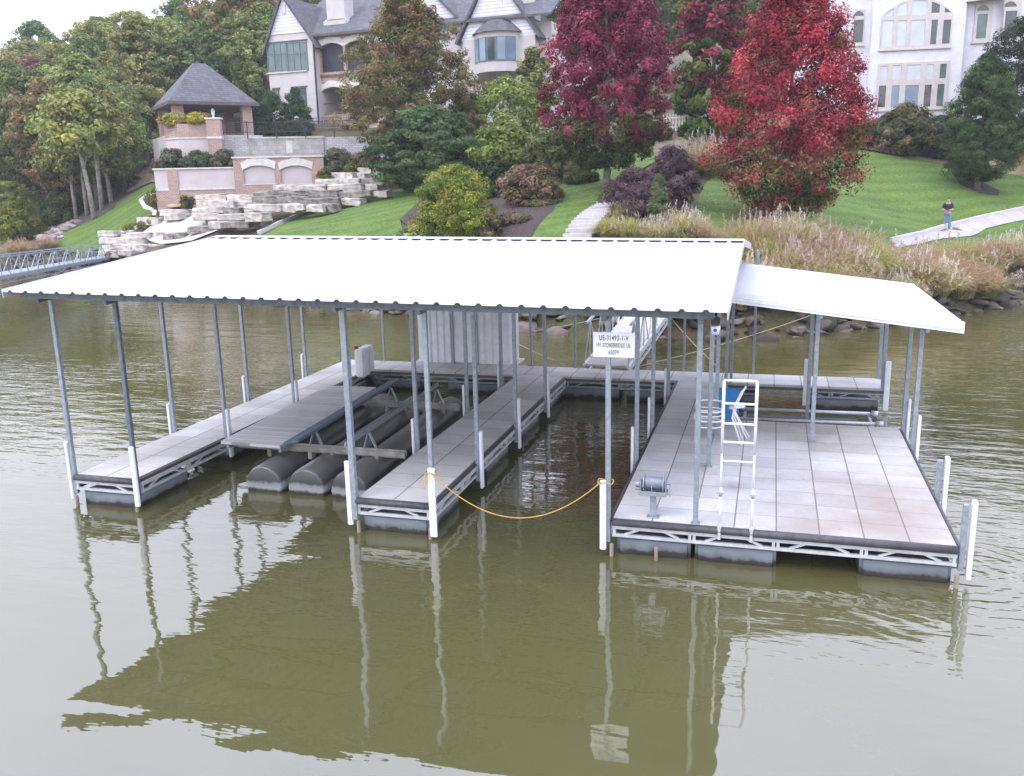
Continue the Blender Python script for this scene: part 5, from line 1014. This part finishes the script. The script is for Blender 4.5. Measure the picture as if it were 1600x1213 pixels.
# right side conifers and shrubs
CON = [(.035, .07, .028), (.055, .095, .038), (.075, .115, .045)]
plant('conifer_tree', 1526, 296, None, 1474, 1606, 92, 282, 'egg', 520, 150, .07, CON, 50, 'dark green conifer with a short bare trunk standing in mulch on the right lawn', tr=.17, clr=.075, inner=.3, aspect=.3, asym=.05)
plant('conifer_tree', 1572, None, 62, 1512, 1650, 42, 240, 'oval', 220, 130, .11, [(.018, .035, .02), (.03, .05, .03), (.06, .07, .035)], 51, 'taller dark evergreen at the right edge behind the lawn conifer', tr=.18, clr=.1, aspect=.35)
plant('conifer_tree', 1660, None, 57, 1600, 1730, 60, 290, 'oval', 160, 130, .11, CON, 52, 'dark evergreen cut by the right edge of the view', tr=.18, clr=.1, aspect=.35)
for i, (pc, D, x0, x1, yt, yb, pal, lb) in enumerate(((1405, 59, 1350, 1450, 172, 236, [(.09, .10, .045), (.15, .11, .075), (.05, .07, .03), (.12, .10, .06)], 'wide brownish green shrub under the lower windows of the white house'),
        (1462, 59, 1432, 1496, 186, 246, [(.04, .075, .05), (.06, .09, .06), (.03, .05, .03)], 'dark blue-green shrub right of the wide shrub by the white house'), (1330, 60, 1290, 1372, 200, 240, [(.03, .05, .02), (.06, .08, .03)], 'dark green shrub behind the bright red maple by the white house'),
        (1500, 60, 1478, 1540, 200, 255, [(.03, .055, .03), (.05, .07, .04)], 'dark green shrub behind the lawn conifer'))):
    plant('foundation_shrub', pc, None, D, x0, x1, yt, yb, 'dome', 130, 130, .10, pal, 55+i, lb, cat='shrub', trunk=False, clr=.13)
plant('shrub', 1085, None, 57, 1062, 1115, 188, 228, 'dome', 80, 120, .09, [(.02, .05, .015), (.035, .075, .02), (.09, .13, .03)], 60, 'dark green rounded shrub right of the upper timber steps', cat='shrub', trunk=False)
plant('shrub', 1020, None, 57, 985, 1048, 195, 232, 'dome', 60, 120, .09, [(.08, .11, .03), (.16, .07, .06), (.04, .06, .02)], 61, 'mixed green and reddish shrub left of the upper timber steps', cat='shrub', trunk=False)
# pavilion terrace planting
for i, (pc, D, x0, x1, yt, yb, pal, lb) in enumerate(((272, 60.9, 243, 298, 236, 264, [(.12, .14, .10), (.16, .09, .09), (.05, .08, .04)], 'grey-green and pink rose shrub at the left end above the long wall'), (312, 60.9, 288, 335, 238, 264, [(.06, .10, .055), (.1, .13, .08)], 'grey-green shrub above the long wall, middle of three'),
        (352, 61, 328, 374, 238, 264, [(.09, .10, .07), (.07, .10, .05), (.15, .10, .08)], 'grey-green shrub above the long wall, nearest the brick arches'), (530, 61, 503, 560, 236, 262, [(.07, .11, .06), (.12, .14, .09), (.18, .11, .09)], 'grey-green shrub right of the arched brick wall'),
        (574, 60.5, 550, 602, 240, 262, [(.10, .11, .07), (.15, .12, .09)], 'brownish green shrub behind the limestone ledges'))):
    w_, zt = sized(x0, x1, yt, D); b_ = W(pc, yb, D); tree('terrace_shrub', b_-np.array([0, 0, .4]), w_, zt-b_[2]+.4, .1, 'dome', 70, 90, .09, pal, 65+i, lb, 'shrub', trunk=False, clr=.15)
b_ = W(342, 262, 61.6); MB().box(-4.6, 1.2, -.5, 1.2, -.3, -.02).build('planting_bed', MT['mulch']).location = b_; bpy.data.objects['planting_bed'].rotation_euler = (0, 0, RZC); tag(bpy.data.objects['planting_bed'], kind='structure')
for i, (pc, x0, x1, D, yt, lb) in enumerate(((427, 401, 456, 69, 143, 'feathery evergreen shrub left in front of the gable wall'), (465, 443, 490, 69.5, 139, 'feathery evergreen shrub right in front of the gable wall'), (408, 388, 432, 69, 160, 'evergreen shrub tucked behind the pavilion column'))):
    w_, zt = sized(x0, x1, yt, D); b_ = W(pc, 211, D); tree('evergreen_shrub', b_-np.array([0, 0, .4]), w_, zt-b_[2]+.3, .1, 'egg', 110, 120, .09, [(.025, .065, .03), (.04, .09, .045), (.06, .11, .05)], 75+i, lb, 'shrub', trunk=False, clr=.14, aspect=.3)
q0 = PW.e.location
for i, (xa, ya, lb) in enumerate(((.9, 1.0, 'yellow-green flowering plants filling the left half of the brick planter'), (2.6, .75, 'yellow and pink flowering plants filling the right half of the brick planter'))):
    zt_ = PW.p(290, 193)[1]; p = PW.o+PW.t*(xa-.2)+PW.n*ya+np.array([0, 0, zt_-.1]); tree('flower_bed_plant', p, 2.1 if i == 0 else 2.0, .75, .05, 'dome', 60, 90, .07, [(.35, .33, .04), (.25, .3, .05), (.4, .2, .16), (.14, .2, .04)], 80+i, lb, 'plant', trunk=False, clr=.16, rz=.4, flat=.6)
for i, (px, py, D, r, lb, pal) in enumerate(((453, 211, 67, .75, 'round clipped bush on the terrace, left one of the pair behind the railing', 0), (478, 211, 67, .75, 'round clipped bush on the terrace, right one of the pair behind the railing', 0), (510, 283, 57.2, .6, 'small round clipped bush on the limestone ledges, lowest of three', 1),
        (547, 273, 58, .55, 'small round clipped bush on the limestone ledges, middle of three', 1), (566, 270, 58.6, .45, 'small round clipped bush on the limestone ledges, highest of three', 1), (245, 318, 60.5, .8, 'round green bush in the mulch at the left wall corner', 1), (294, 322, 58.8, .55, 'small brown-green ball bush in front of the brick wall', 1))):
    b_ = W(px, py, D); tree('clipped_bush', b_-np.array([0, 0, .15]), r*1.7, r*1.5, .02, 'round', 40, 70, .05, [[(.04, .05, .04), (.06, .07, .05)], [(.09, .11, .025), (.06, .09, .02), (.14, .13, .03)]][pal], 85+i, lb, 'bush', trunk=False, clr=.18)
# woodland: five kinds of crown, each copy a tree of its own
kinds = [('oak_tree', [G_M, G_L, (.10, .13, .06), G_D], 'green'), ('oak_tree', [(.15, .165, .07), (.20, .175, .08), G_M, (.13, .15, .06)], 'olive green'), ('oak_tree', [(.22, .165, .09), BR_, (.13, .135, .065), OR_], 'brown tinged'), ('oak_tree', [(.17, .19, .075), G_L, G_Y], 'yellow-green'), ('oak_tree', [(.23, .11, .10), (.18, .12, .09), (.14, .12, .07)], 'dull red')]
protos = []
for i, (nm, pal, cn) in enumerate(kinds):
    protos.append(tree(nm, (0, 0, 0), 8.6, 13.5, 3.0, ['oval', 'egg', 'oval', 'round', 'oval'][i], 760, 40, .14, pal, 100+i, cn+' tree', 'tree', mat='leafv', tr=.24, clr=.055, inner=.35, asym=.3, tcore=.75, nb=14))
usedp = [False]*5
def wood(k, px, D, s, label, group=None, loc=None, sh=1, rz=None):
    g_ = foot(px, D) if loc is None else loc
    if not usedp[k]: o = protos[k]; usedp[k] = True
    else: o = copy_tree(protos[k])
    o.location = (g_[0], g_[1], g_[2]-.1); o.rotation_euler = (0, 0, rw.uniform(0, 6.28) if rz is None else rz); o.scale = (s, s, s*sh); tag(o, label, 'tree', group); return o
rw = random.Random(5)
wood(4, 72, 97, 1.0, 'dull red-purple crown standing out on the left of the wooded hillside')
wood(0, 88, 135, 1.25, 'tall airy tree breaking the skyline at the upper left', sh=1.0); wood(0, 62, 132, .95, 'smaller airy tree on the skyline just left of the tallest one', sh=1.05)
wood(1, 150, 74, .98, 'big olive green oak nearest the side lawn with several pale bare trunks', sh=.93); wood(2, 100, 77, .95, 'brown tinged oak leaning over the left bank beside the side lawn', sh=.9); wood(0, 60, 80, 1.0, 'dark green oak on the left bank above the gangway', sh=.95)
wood(3, 8, 76, .5, 'low yellow-green tree at the far left edge above the gangway', sh=.7); wood(1, 192, 84, .85, 'olive green tree close behind the side lawn and left of the pavilion'); wood(2, 226, 92, .85, 'brown tinged tree just left of the pavilion roof')
wood(1, -40, 82, 1.0, 'olive green oak at the left border of the picture'); wood(0, 25, 88, 1.0, 'green oak second from the left border'); 
wood(2, 395, 95, 1.15, 'tall brown tinged tree between the pavilion roof and the gabled house', sh=1.15)
names = {0: 'green oak crowded into the wooded hillside left of and behind the gabled house', 1: 'olive green oak crowded into the wooded hillside left of and behind the gabled house', 2: 'brown tinged oak crowded into the wooded hillside left of and behind the gabled house', 3: 'yellow-green oak crowded into the wooded hillside left of and behind the gabled house'}
grp = {0: 'green oaks of the hillside wood', 1: 'olive green oaks of the hillside wood', 2: 'brown tinged oaks of the hillside wood', 3: 'yellow-green oaks of the hillside wood'}
for D, x0, x1, dx in ((92, -30, 470, 68), (101, -30, 500, 62), (111, -10, 520, 60), (122, 0, 560, 56), (134, 330, 600, 56), (147, 420, 760, 60)):
    x = x0+rw.uniform(0, 30)
    while x < x1:
        k = rw.choice([0, 0, 0, 1, 1, 1, 2, 3, 3]); wood(k, x, D+rw.uniform(-3.5, 3.5), rw.uniform(.8, 1.1), names[k], grp[k], sh=rw.uniform(.85, 1.1)); x += dx*rw.uniform(.8, 1.2)
for (k, px, D, s, lb) in ((0, 990, 98, 1.1, 'green tree behind the houses, showing between the crimson and maroon maples'), (0, 1035, 100, 1.2, 'dark green tree behind the left shoulder of the maroon maple'), (1, 930, 104, 1.1, 'olive tree behind the crimson maple top'), (3, 1255, 96, 1.1, 'yellow-green tree behind the left corner of the white house'),
                          (0, 1160, 100, 1.2, 'green tree behind the bright red maple top'), (0, 870, 100, 1.05, 'green tree right of the gabled house chimney'), (1, 1080, 104, 1.2, 'olive tree far behind the maroon maple'), (2, 1210, 108, 1.2, 'brown tinged tree far behind the bright red maple'), (3, 1665, 66, .8, 'yellow-green tree at the upper right corner'),
                          (1, 1780, 60, .9, 'olive tree beyond the right border'), (0, 1850, 70, 1.1, 'green tree farthest beyond the right border')): wood(k, px, D, s, lb)
# bare pale trunks of the wood edge
for i, (px, py, h) in enumerate(((137, 338, 4.6), (148, 343, 5.2), (160, 330, 5.5), (175, 318, 4.5), (196, 300, 5), (232, 262, 6), (120, 345, 4))):
    g_ = hit(px, py); m = MB(); rs_ = random.Random(i); ln2 = rs_.uniform(-.7, .1); m.tube([(0, 0, -.3), (ln2*.3, 0, h*.4), (ln2, 0, h), (ln2*1.3, .1, h*1.5)], [.2, .155, .13, .08], 8)
    for k in range(3): m.tube([(ln2*.6, 0, h*.7), (ln2+rs_.uniform(-1, 1), rs_.uniform(-1, 1), h*1.2)], [.07, .03], 5)
    e = empty('oak_tree', tuple(g_), 0, ['slender pale trunk leaning at the front of the wood edge, leftmost but one', 'pale double trunk at the wood edge beside the side lawn', 'straight pale trunk in the dark mulch at the wood edge', 'thin grey trunk behind the mulch strip', 'dark thick trunk where the side lawn narrows', 'leaning pale trunk near the pavilion wall', 'leftmost short trunk at the wood edge'][i], 'tree')
    m.build('trunk', MT['barkp' if i not in (4,) else 'bark'], e, smooth=True)
    me, C = crown_mesh('crown', 5.0, 4.2, 'dome', 70, 80, .16, kinds[(i*2+1) % 4][1], 140+i, clr=.15, mat='leafv'); o = bpy.data.objects.new('crown', me); C0.objects.link(o); o.parent = e; o.location = (ln2, 0, h*.95)
for i, (px, D, x0, x1, yt, yb) in enumerate(((20, 71, -20, 45, 318, 385), (95, 74, 60, 130, 300, 352), (190, 80, 160, 225, 275, 310))):
    w_, zt = sized(x0, x1, yt, D); g_ = foot(px, D); tree('wild_shrub', g_, w_, max(1.2, zt-g_[2]), .1, 'dome', 90, 110, .12, [[(.16, .19, .03), (.22, .22, .04), (.09, .13, .03)], [(.04, .07, .02), (.07, .09, .03)], [(.05, .07, .025), (.10, .09, .04)]][i], 150+i, ['bright yellow-green shrub at the left edge above the gangway', 'dark undergrowth shrub below the oaks', 'dark undergrowth shrub behind the side lawn'][i], 'shrub', trunk=False, clr=.14)
# ---- ornamental grasses ------------------------------------------------------------------
def grass_mesh(seed, H_, nb, npl, pal, plume, spread=.9, fz=900):
    rs = np.random.RandomState(seed); V = []; F = []; Cc = []; o = 0
    for i in range(nb):
        a = rs.uniform(0, 2*PI); r0 = rs.uniform(0, .45); ln_ = H_*rs.uniform(.5, 1.15); out = spread*rs.uniform(.15, 1)*H_*.6; w_ = .012*rs.uniform(.8, 1.6); d = np.array([math.cos(a), math.sin(a), 0]); s = np.array([-d[1], d[0], 0]); c = np.array(pal[rs.randint(len(pal))])*rs.uniform(.7, 1.3)
        for j in range(5):
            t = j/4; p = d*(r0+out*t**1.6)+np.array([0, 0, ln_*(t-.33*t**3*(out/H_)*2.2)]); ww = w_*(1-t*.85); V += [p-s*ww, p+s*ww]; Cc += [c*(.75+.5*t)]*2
        for j in range(4): F.append((o+2*j, o+2*j+1, o+2*j+3, o+2*j+2))
        o += 10
    V = np.array(V); F = np.array(F); Cc = np.array(Cc)
    V2 = []; C2 = []; k = 0; R_ = spread*H_*.66
    for i in range(npl):
        a = rs.uniform(0, 2*PI); out = spread*rs.uniform(.1, .95)*H_*.62; d = np.array([math.cos(a), math.sin(a), 0]); tip = d*(.15+out)+np.array([0, 0, H_*rs.uniform(.72, 1.2)-out*.35]); dr = d*.28+np.array([.12, 0, .95])+rs.normal(0, .12, 3); dr /= np.linalg.norm(dr); c = np.array(plume[rs.randint(len(plume))])
        L = rs.uniform(.22, .36)
        for j in range(34):
            t = rs.rand(); p = tip+dr*L*(t-.3)+d*(-.10*t*t); q = rs.normal(size=3); q /= np.linalg.norm(q); q = q*.5+dr*.9; q /= np.linalg.norm(q); n2 = np.cross(q, rs.normal(size=3)); n2 /= np.linalg.norm(n2); l = .055*(1-abs(t-.5)); pp = p+rs.normal(0, .014, 3)*(1.4-t)
            V2 += [pp-n2*.009, pp+n2*.009, pp+q*l+n2*.004, pp+q*l-n2*.004]; C2 += [c*rs.uniform(.75, 1.2)]*4; k += 1
    for i in range(fz):                              # seed haze over the mound
        a = rs.uniform(0, 2*PI); r = R_*math.sqrt(rs.rand())*1.05; d = np.array([math.cos(a), math.sin(a), 0]); z = H_*.93*math.sqrt(max(.06, 1-(r/(R_*1.12))**2))*rs.uniform(.72, 1.08); p0 = d*r+np.array([0, 0, z]); dr = d*(.3+.7*r/R_)+np.array([.1, 0, .6]); dr /= np.linalg.norm(dr); c = np.array(plume[rs.randint(len(plume))])*(.88, .80, .62)
        for j in range(5):
            q = dr*.8+rs.normal(0, .35, 3); q /= np.linalg.norm(q); n2 = np.cross(q, rs.normal(size=3)); n2 /= np.linalg.norm(n2); l = rs.uniform(.05, .12); pp = p0+dr*.04*j+rs.normal(0, .02, 3)
            V2 += [pp-n2*.006, pp+n2*.006, pp+q*l+n2*.003, pp+q*l-n2*.003]; C2 += [c*rs.uniform(.75, 1.2)]*4; k += 1
    return V, F, Cc, np.array(V2), np.arange(4*k).reshape(k, 4), np.array(C2)
YG = [(.42, .38, .10), (.32, .34, .09), (.52, .42, .18), (.25, .29, .07)]; TN = [(.50, .36, .20), (.40, .29, .17), (.32, .28, .13)]; PKc = [(.50, .36, .31), (.56, .44, .39), (.42, .29, .23)]; WHc = [(.66, .60, .56), (.56, .50, .44), (.70, .66, .62)]
gp = []
for i, (H_, pal, plc, nb, npl, fz) in enumerate(((1.5, YG, PKc, 2000, 30, 420), (1.5, YG+TN, WHc, 1900, 55, 560), (1.3, TN, PKc, 2000, 25, 700), (1.6, YG, WHc, 2000, 12, 180))):
    V, F, Cc, V2, F2, C2 = grass_mesh(300+i, H_, nb, npl, pal, plc, 1.45, fz); e = empty('ornamental_grass', (0, 0, 0)); npmesh('blades', V, F, MT['blade'], e, col=Cc); npmesh('plumes', V2, F2, MT['blade'], e, col=C2); gp.append(e)
gused = [False]*4; gr_rng = random.Random(3)
def gclump(k, px, py, s, label, group='ornamental grasses along the right bank', loc=None):
    g_ = hit(px, py) if loc is None else loc
    if not gused[k]: o = gp[k]; gused[k] = True
    else: o = copy_tree(gp[k])
    o.location = tuple(g_-np.array([0, 0, .05])); o.rotation_euler = (gr_rng.uniform(-.05, .05), gr_rng.uniform(-.05, .05), gr_rng.uniform(0, 6.28)); o.scale = (s, s, s*gr_rng.uniform(.9, 1.05)); tag(o, label, 'grass clump', group)
rowdef = [('back row against the lawn', 408, [1180, 1222, 1262, 1305, 1345], 4), ('second row', 428, [1195, 1240, 1290, 1335, 1382, 1425], 8), ('third row above the path bend', 436, [1468, 1510, 1556, 1600], -18), ('row behind the side roof', 452, [1175, 1215, 1262, 1310, 1360, 1410, 1455, 1500, 1548, 1594, 1640], -30), ('front row over the shore rocks', 482, [1150, 1195, 1245, 1295, 1345, 1392, 1432, 1470, 1505, 1545], -12)]
kinds_l = ['yellow-green with pink plumes', 'tan and green with many white plumes', 'russet brown with pink plumes', 'yellow-green with few white plumes']
for rn, py, xs_, dy in rowdef:
    for i, x in enumerate(xs_):
        k = gr_rng.choice([0, 0, 1, 1, 2, 2, 3]); yy = py+dy*i/max(1, len(xs_)-1)+gr_rng.uniform(-4, 4)
        if rn[0] == 'f' : yy = 474-dy*0+(-10 if x > 1420 else 0)
        gclump(k, x+gr_rng.uniform(-8, 8), yy, gr_rng.uniform(.75, 1.15), kinds_l[k]+' grass clump, number %d from the left in the %s' % (i+1, rn))
for i, (px, py, s, k, lb) in enumerate(((950, 374, .65, 3, 'yellow-green low grass clump right beside the lower steps'), (985, 378, .68, 3, 'pale grass clump second right of the lower steps'), (1022, 380, .66, 1, 'pinkish grass clump in front of the small conifer'), (1062, 378, .8, 1, 'white plumed grass clump right of the small conifer'), (1088, 378, .75, 2, 'short tan grass clump at the lawn corner by the roof end'),
        (1100, 268, 1.25, 1, 'tall pale grass clump right of the higher purple shrub'), (1118, 276, 1.1, 1, 'pale grass clump touching the left branches of the bright red maple'), (1240, 372, .8, 3, 'thin grass clump in front of the bright red maple trunk'), (978, 345, .6, 0, 'small pink tinged grass clump between steps and purple shrub'), (75, 392, .8, 2, 'dry brown grass clump on the bank behind the left gangway'), (30, 400, .9, 2, 'dry brown grass clump at the far left bank behind the gangway'))):
    gclump(k, px, py, s, lb, None)
# sprigs of fern on the patio stones
for i, (px, py) in enumerate(((240, 350), (205, 362), (225, 358))): b_ = hit(px, py); tree('ground_plant', b_, 1.1, .45, .03, 'dome', 20, 60, .06, [(.08, .13, .03), (.16, .16, .06)], 170+i, ['low green plant on the patio edge, nearest the wall', 'low green plant between the patio blocks, leftmost', 'low green plant in the middle of the patio edge'][i], 'plant', trunk=False, clr=.2)

# ================================================================== PERSON on the footpath
gp_ = hit(1478, 363); PE = empty('person', tuple(gp_+np.array([0, 0, .02])), 0, 'person in black polo shirt and pale jeans standing on the path looking down', 'person')
yaw_p = math.atan2(CP[0]-gp_[0], -(CP[1]-gp_[1])); PE.rotation_euler = (0, 0, yaw_p)
def skinned(name, verts, edges, radii, mat, parent, root=0, sub=2):
    me = bpy.data.meshes.new(name); me.from_pydata(verts, edges, []); o = bpy.data.objects.new('tmp', me); C0.objects.link(o)
    md = o.modifiers.new('s', 'SKIN'); md.use_smooth_shade = True; sv = me.skin_vertices[0].data
    for i, r in enumerate(radii): sv[i].radius = (r, r) if not isinstance(r, tuple) else r; sv[i].use_root = (i == root)
    m2 = o.modifiers.new('u', 'SUBSURF'); m2.levels = sub; m2.render_levels = sub
    dg = bpy.context.evaluated_depsgraph_get(); dg.update(); nm = bpy.data.meshes.new_from_object(o.evaluated_get(dg)); bpy.data.objects.remove(o)
    nm.name = name; nm.materials.clear(); nm.materials.append(mat); p = bpy.data.objects.new(name, nm); C0.objects.link(p); p.parent = parent; return p
V = [(0, 0, .98), (0, .01, 1.15), (0, .01, 1.34), (0, .0, 1.46), (0, -.02, 1.54), (0, -.05, 1.62), (0, -.06, 1.72),     # pelvis..head
     (.10, 0, .92), (.13, -.01, .50), (.15, .02, .09), (.17, -.13, .04), (-.10, 0, .92), (-.12, -.01, .50), (-.13, .02, .09), (-.15, -.13, .04),
     (.17, .01, 1.42), (.25, -.0, 1.16), (.07, -.22, 1.12), (.02, -.26, 1.13), (-.17, .01, 1.42), (-.25, .0, 1.16), (-.07, -.22, 1.10), (-.02, -.26, 1.11)]
Ed = [(0, 1), (1, 2), (2, 3), (3, 4), (4, 5), (5, 6), (0, 7), (7, 8), (8, 9), (9, 10), (0, 11), (11, 12), (12, 13), (13, 14), (3, 15), (15, 16), (16, 17), (17, 18), (3, 19), (19, 20), (20, 21), (21, 22)]
Rd = [(.14, .10), (.14, .10), (.16, .11), (.10, .08), .055, (.075, .085), (.07, .08), .085, .055, .042, .035, .085, .055, .042, .035, .06, .043, .03, .026, .06, .043, .03, .026]
off_ = len(V)
for s, base in ((1, 18), (-1, 22)):                                  # five short fingers on each hand
    b0 = Vector(V[base])
    for k in range(5):
        d = Vector((-s*(.012-.008*k), -.02, .018-.012*k)) if k < 4 else Vector((-s*.02, .005, .028)); p1 = b0+d*1.2; p2 = p1+Vector((-s*.018, -.012+.004*k, -.012))
        V += [tuple(p1), tuple(p2)]; Ed += [(base, len(V)-2), (len(V)-2, len(V)-1)]; Rd += [.010, .0085]
skinned('body', V, Ed, Rd, MT['skin'], PE)
skinned('shirt', [(0, .01, 1.0), (0, .01, 1.15), (0, .01, 1.34), (0, .0, 1.46), (0, -.01, 1.51), (.175, .01, 1.42), (.245, 0, 1.2), (-.175, .01, 1.42), (-.245, 0, 1.2)], [(0, 1), (1, 2), (2, 3), (3, 4), (3, 5), (5, 6), (3, 7), (7, 8)], [(.175, .125), (.175, .125), (.19, .135), (.12, .1), .07, .08, .066, .08, .066], MT['shirt'], PE)
skinned('jeans', [(0, 0, 1.0), (.10, 0, .90), (.13, -.01, .50), (.15, .02, .1), (-.10, 0, .90), (-.12, -.01, .50), (-.13, .02, .1)], [(0, 1), (1, 2), (2, 3), (0, 4), (4, 5), (5, 6)], [(.155, .115), .105, .078, .07, .105, .078, .07], MT['jeans'], PE)
skinned('hair', [(0, .0, 1.66), (0, -.02, 1.74), (0, -.06, 1.775)], [(0, 1), (1, 2)], [.075, .085, .06], MT['hair'], PE)
for s in (-1, 1):
    skinned('shoe', [(s*.145, .05, .045), (s*.155, -.08, .045), (s*.165, -.17, .035)], [(0, 1), (1, 2)], [.05, .05, .04], MT['wpaint'], PE, sub=1)
MB().box(-.04, .04, -.005, .005, -.02, .1).build('phone', MT['black'], PE, bevel=.003).location = (0, -.3, 1.13)
fe = MB()
for s in (-1, 1): fe.tube([(s*.03, -.132, 1.665), (s*.03, -.138, 1.665)], .012, 8)
fe.build('eyes', MT['black'], PE); MB().add([(-.012, -.13, 1.63), (.012, -.13, 1.63), (0, -.16, 1.625), (0, -.132, 1.67)], [(0, 2, 3), (2, 1, 3), (0, 1, 2), (0, 3, 1)]).build('nose', MT['skin'], PE)
MB().box(-.022, .022, -.136, -.13, 1.595, 1.602).build('mouth', MT['red'], PE)

for i, (pc, D, x0, x1, yt, yb, pal, lb) in enumerate(((800, 38.5, 775, 830, 338, 372, [(.12, .10, .06), (.18, .13, .10), (.09, .10, .04)], 'small twiggy brown shrub in the dark mulch behind the roof ridge'), (845, 42, 815, 880, 318, 350, [(.10, .11, .05), (.16, .11, .08)], 'low brownish shrub at the mulch edge beside the centre lawn'),
        (690, 46, 655, 720, 300, 335, [(.06, .10, .035), (.09, .12, .04)], 'dark green low shrub behind the rounded yellow-green shrub'), (905, 47, 880, 935, 262, 290, [(.05, .08, .03), (.09, .10, .05)], 'dark low shrub at the foot of the crimson maple'), (1075, 34.5, 1060, 1110, 360, 385, [(.12, .14, .06), (.2, .18, .1)], 'low pale groundcover plant at the lawn edge by the roof end'))):
    plant('shrub', pc, None, D, x0, x1, yt, yb, 'dome', 90, 100, .07, pal, 200+i, lb, cat='shrub', trunk=False, clr=.13)

rs = np.random.RandomState(77); P_ = []; 
for (px, py, sx, n, D) in ((1215, 352, 2.6, 700, 0), (948, 293, 2.4, 450, 0), (1300, 330, 7, 350, 0), (600, 320, 5, 120, 0)):
    b_ = hit(px, py); P_.append(np.stack([b_[0]+rs.normal(0, sx, n), b_[1]+rs.normal(0, sx, n)], 1))
P_ = np.vstack(P_); zz_ = gz(P_[:, 0], P_[:, 1])+.06; n = len(P_); T_ = rs.normal(size=(n, 3))*[1, 1, .25]; T_ /= np.linalg.norm(T_, axis=1)[:, None]; B_ = np.cross(T_, np.array([0, 0, 1.])+rs.normal(0, .3, (n, 3))); P3_ = np.hstack([P_, zz_[:, None]]); s_l = rs.uniform(.03, .06, (n, 1))
V_ = np.stack([P3_-T_*s_l, P3_-B_*s_l*.7, P3_+T_*s_l, P3_+B_*s_l*.7], 1).reshape(-1, 3); C_ = np.array([(.35, .05, .06), (.42, .30, .14), (.3, .1, .06), (.5, .42, .25)])[rs.randint(4, size=n)]
tag(npmesh('fallen_leaves', V_, np.arange(4*n).reshape(n, 4), MT['leaf'], col=np.repeat(C_, 4, 0)), 'red and tan fallen leaves scattered on the grass under the maples', 'leaves', kind='stuff')
HAZE = .0005; SKY = (1.75, 1.6); EXPO = -.15
# ================================================================== LIGHT
def sun_dir(el, az): return Vector((math.cos(el)*math.sin(az), math.cos(el)*math.cos(az), math.sin(el)))
EL, AZ = math.radians(52), math.radians(215)
sd = sun_dir(EL, AZ); sun = bpy.data.lights.new('sun', 'SUN'); sun.energy = 1.4; sun.angle = math.radians(25); sun.color = (1, .92, .80)
so = bpy.data.objects.new('sun', sun); C0.objects.link(so); so.rotation_euler = (-sd).to_track_quat('-Z', 'Y').to_euler()
w = bpy.data.worlds.new('World'); scene.world = w; w.use_nodes = True; nt = w.node_tree; bg = nt.nodes['Background']
sk = nn(nt, 'ShaderNodeTexSky', sky_type='NISHITA'); sk.sun_disc = False; sk.sun_elevation = EL; sk.sun_rotation = AZ; sk.air_density = 1.0; sk.dust_density = 3; sk.ozone_density = 1
hs = nn(nt, 'ShaderNodeHueSaturation'); hs.inputs['Saturation'].default_value = .1; nt.links.new(sk.outputs[0], hs.inputs['Color'])
tc = nn(nt, 'ShaderNodeTexCoord'); sp = nn(nt, 'ShaderNodeSeparateXYZ'); nt.links.new(tc.outputs['Generated'], sp.inputs[0])
zc = nn_clamp(nt, sp.outputs[2])
grad = mth(nt, 'ADD', SKY[0], mth(nt, 'MULTIPLY', zc, SKY[1]))         # overcast: brighter overhead than at the horizon
cl = noise(nt, tc.outputs['Generated'], 2.2, 5, .55); cloud = mth(nt, 'ADD', .78, mth(nt, 'MULTIPLY', cl, .44))
sel = mixc(nt, .85, hs.outputs['Color'], mixc(nt, nn_clamp(nt, mth(nt, 'MULTIPLY', zc, 1.7)), (12.7, 12.7, 13.4), (11.0, 11.7, 15.6)))             # thick cloud over the Nishita sky
v1 = nn(nt, 'ShaderNodeVectorMath', operation='SCALE'); nt.links.new(sel, v1.inputs[0]); nt.links.new(mth(nt, 'MULTIPLY', grad, cloud), v1.inputs['Scale'])
nt.links.new(v1.outputs[0], bg.inputs['Color']); bg.inputs['Strength'].default_value = .1
hm_ = bpy.data.materials.new('haze'); hm_.use_nodes = True; ht = hm_.node_tree; ht.nodes.remove(ht.nodes['Principled BSDF'])
hv = ht.nodes.new('ShaderNodeVolumePrincipled'); hv.inputs['Color'].default_value = (.92, .95, 1, 1); hv.inputs['Density'].default_value = HAZE; ht.links.new(hv.outputs[0], ht.nodes['Material Output'].inputs['Volume'])
tag(MB().box(-175, 165, -40, 235, -5, 75).build('haze', hm_), kind='stuff') if HAZE else None
scene.view_settings.view_transform = 'Standard'; scene.view_settings.look = 'None'; scene.view_settings.gamma = 1; scene.view_settings.exposure = EXPO
scene.cycles.max_bounces = 6; scene.cycles.transparent_max_bounces = 8
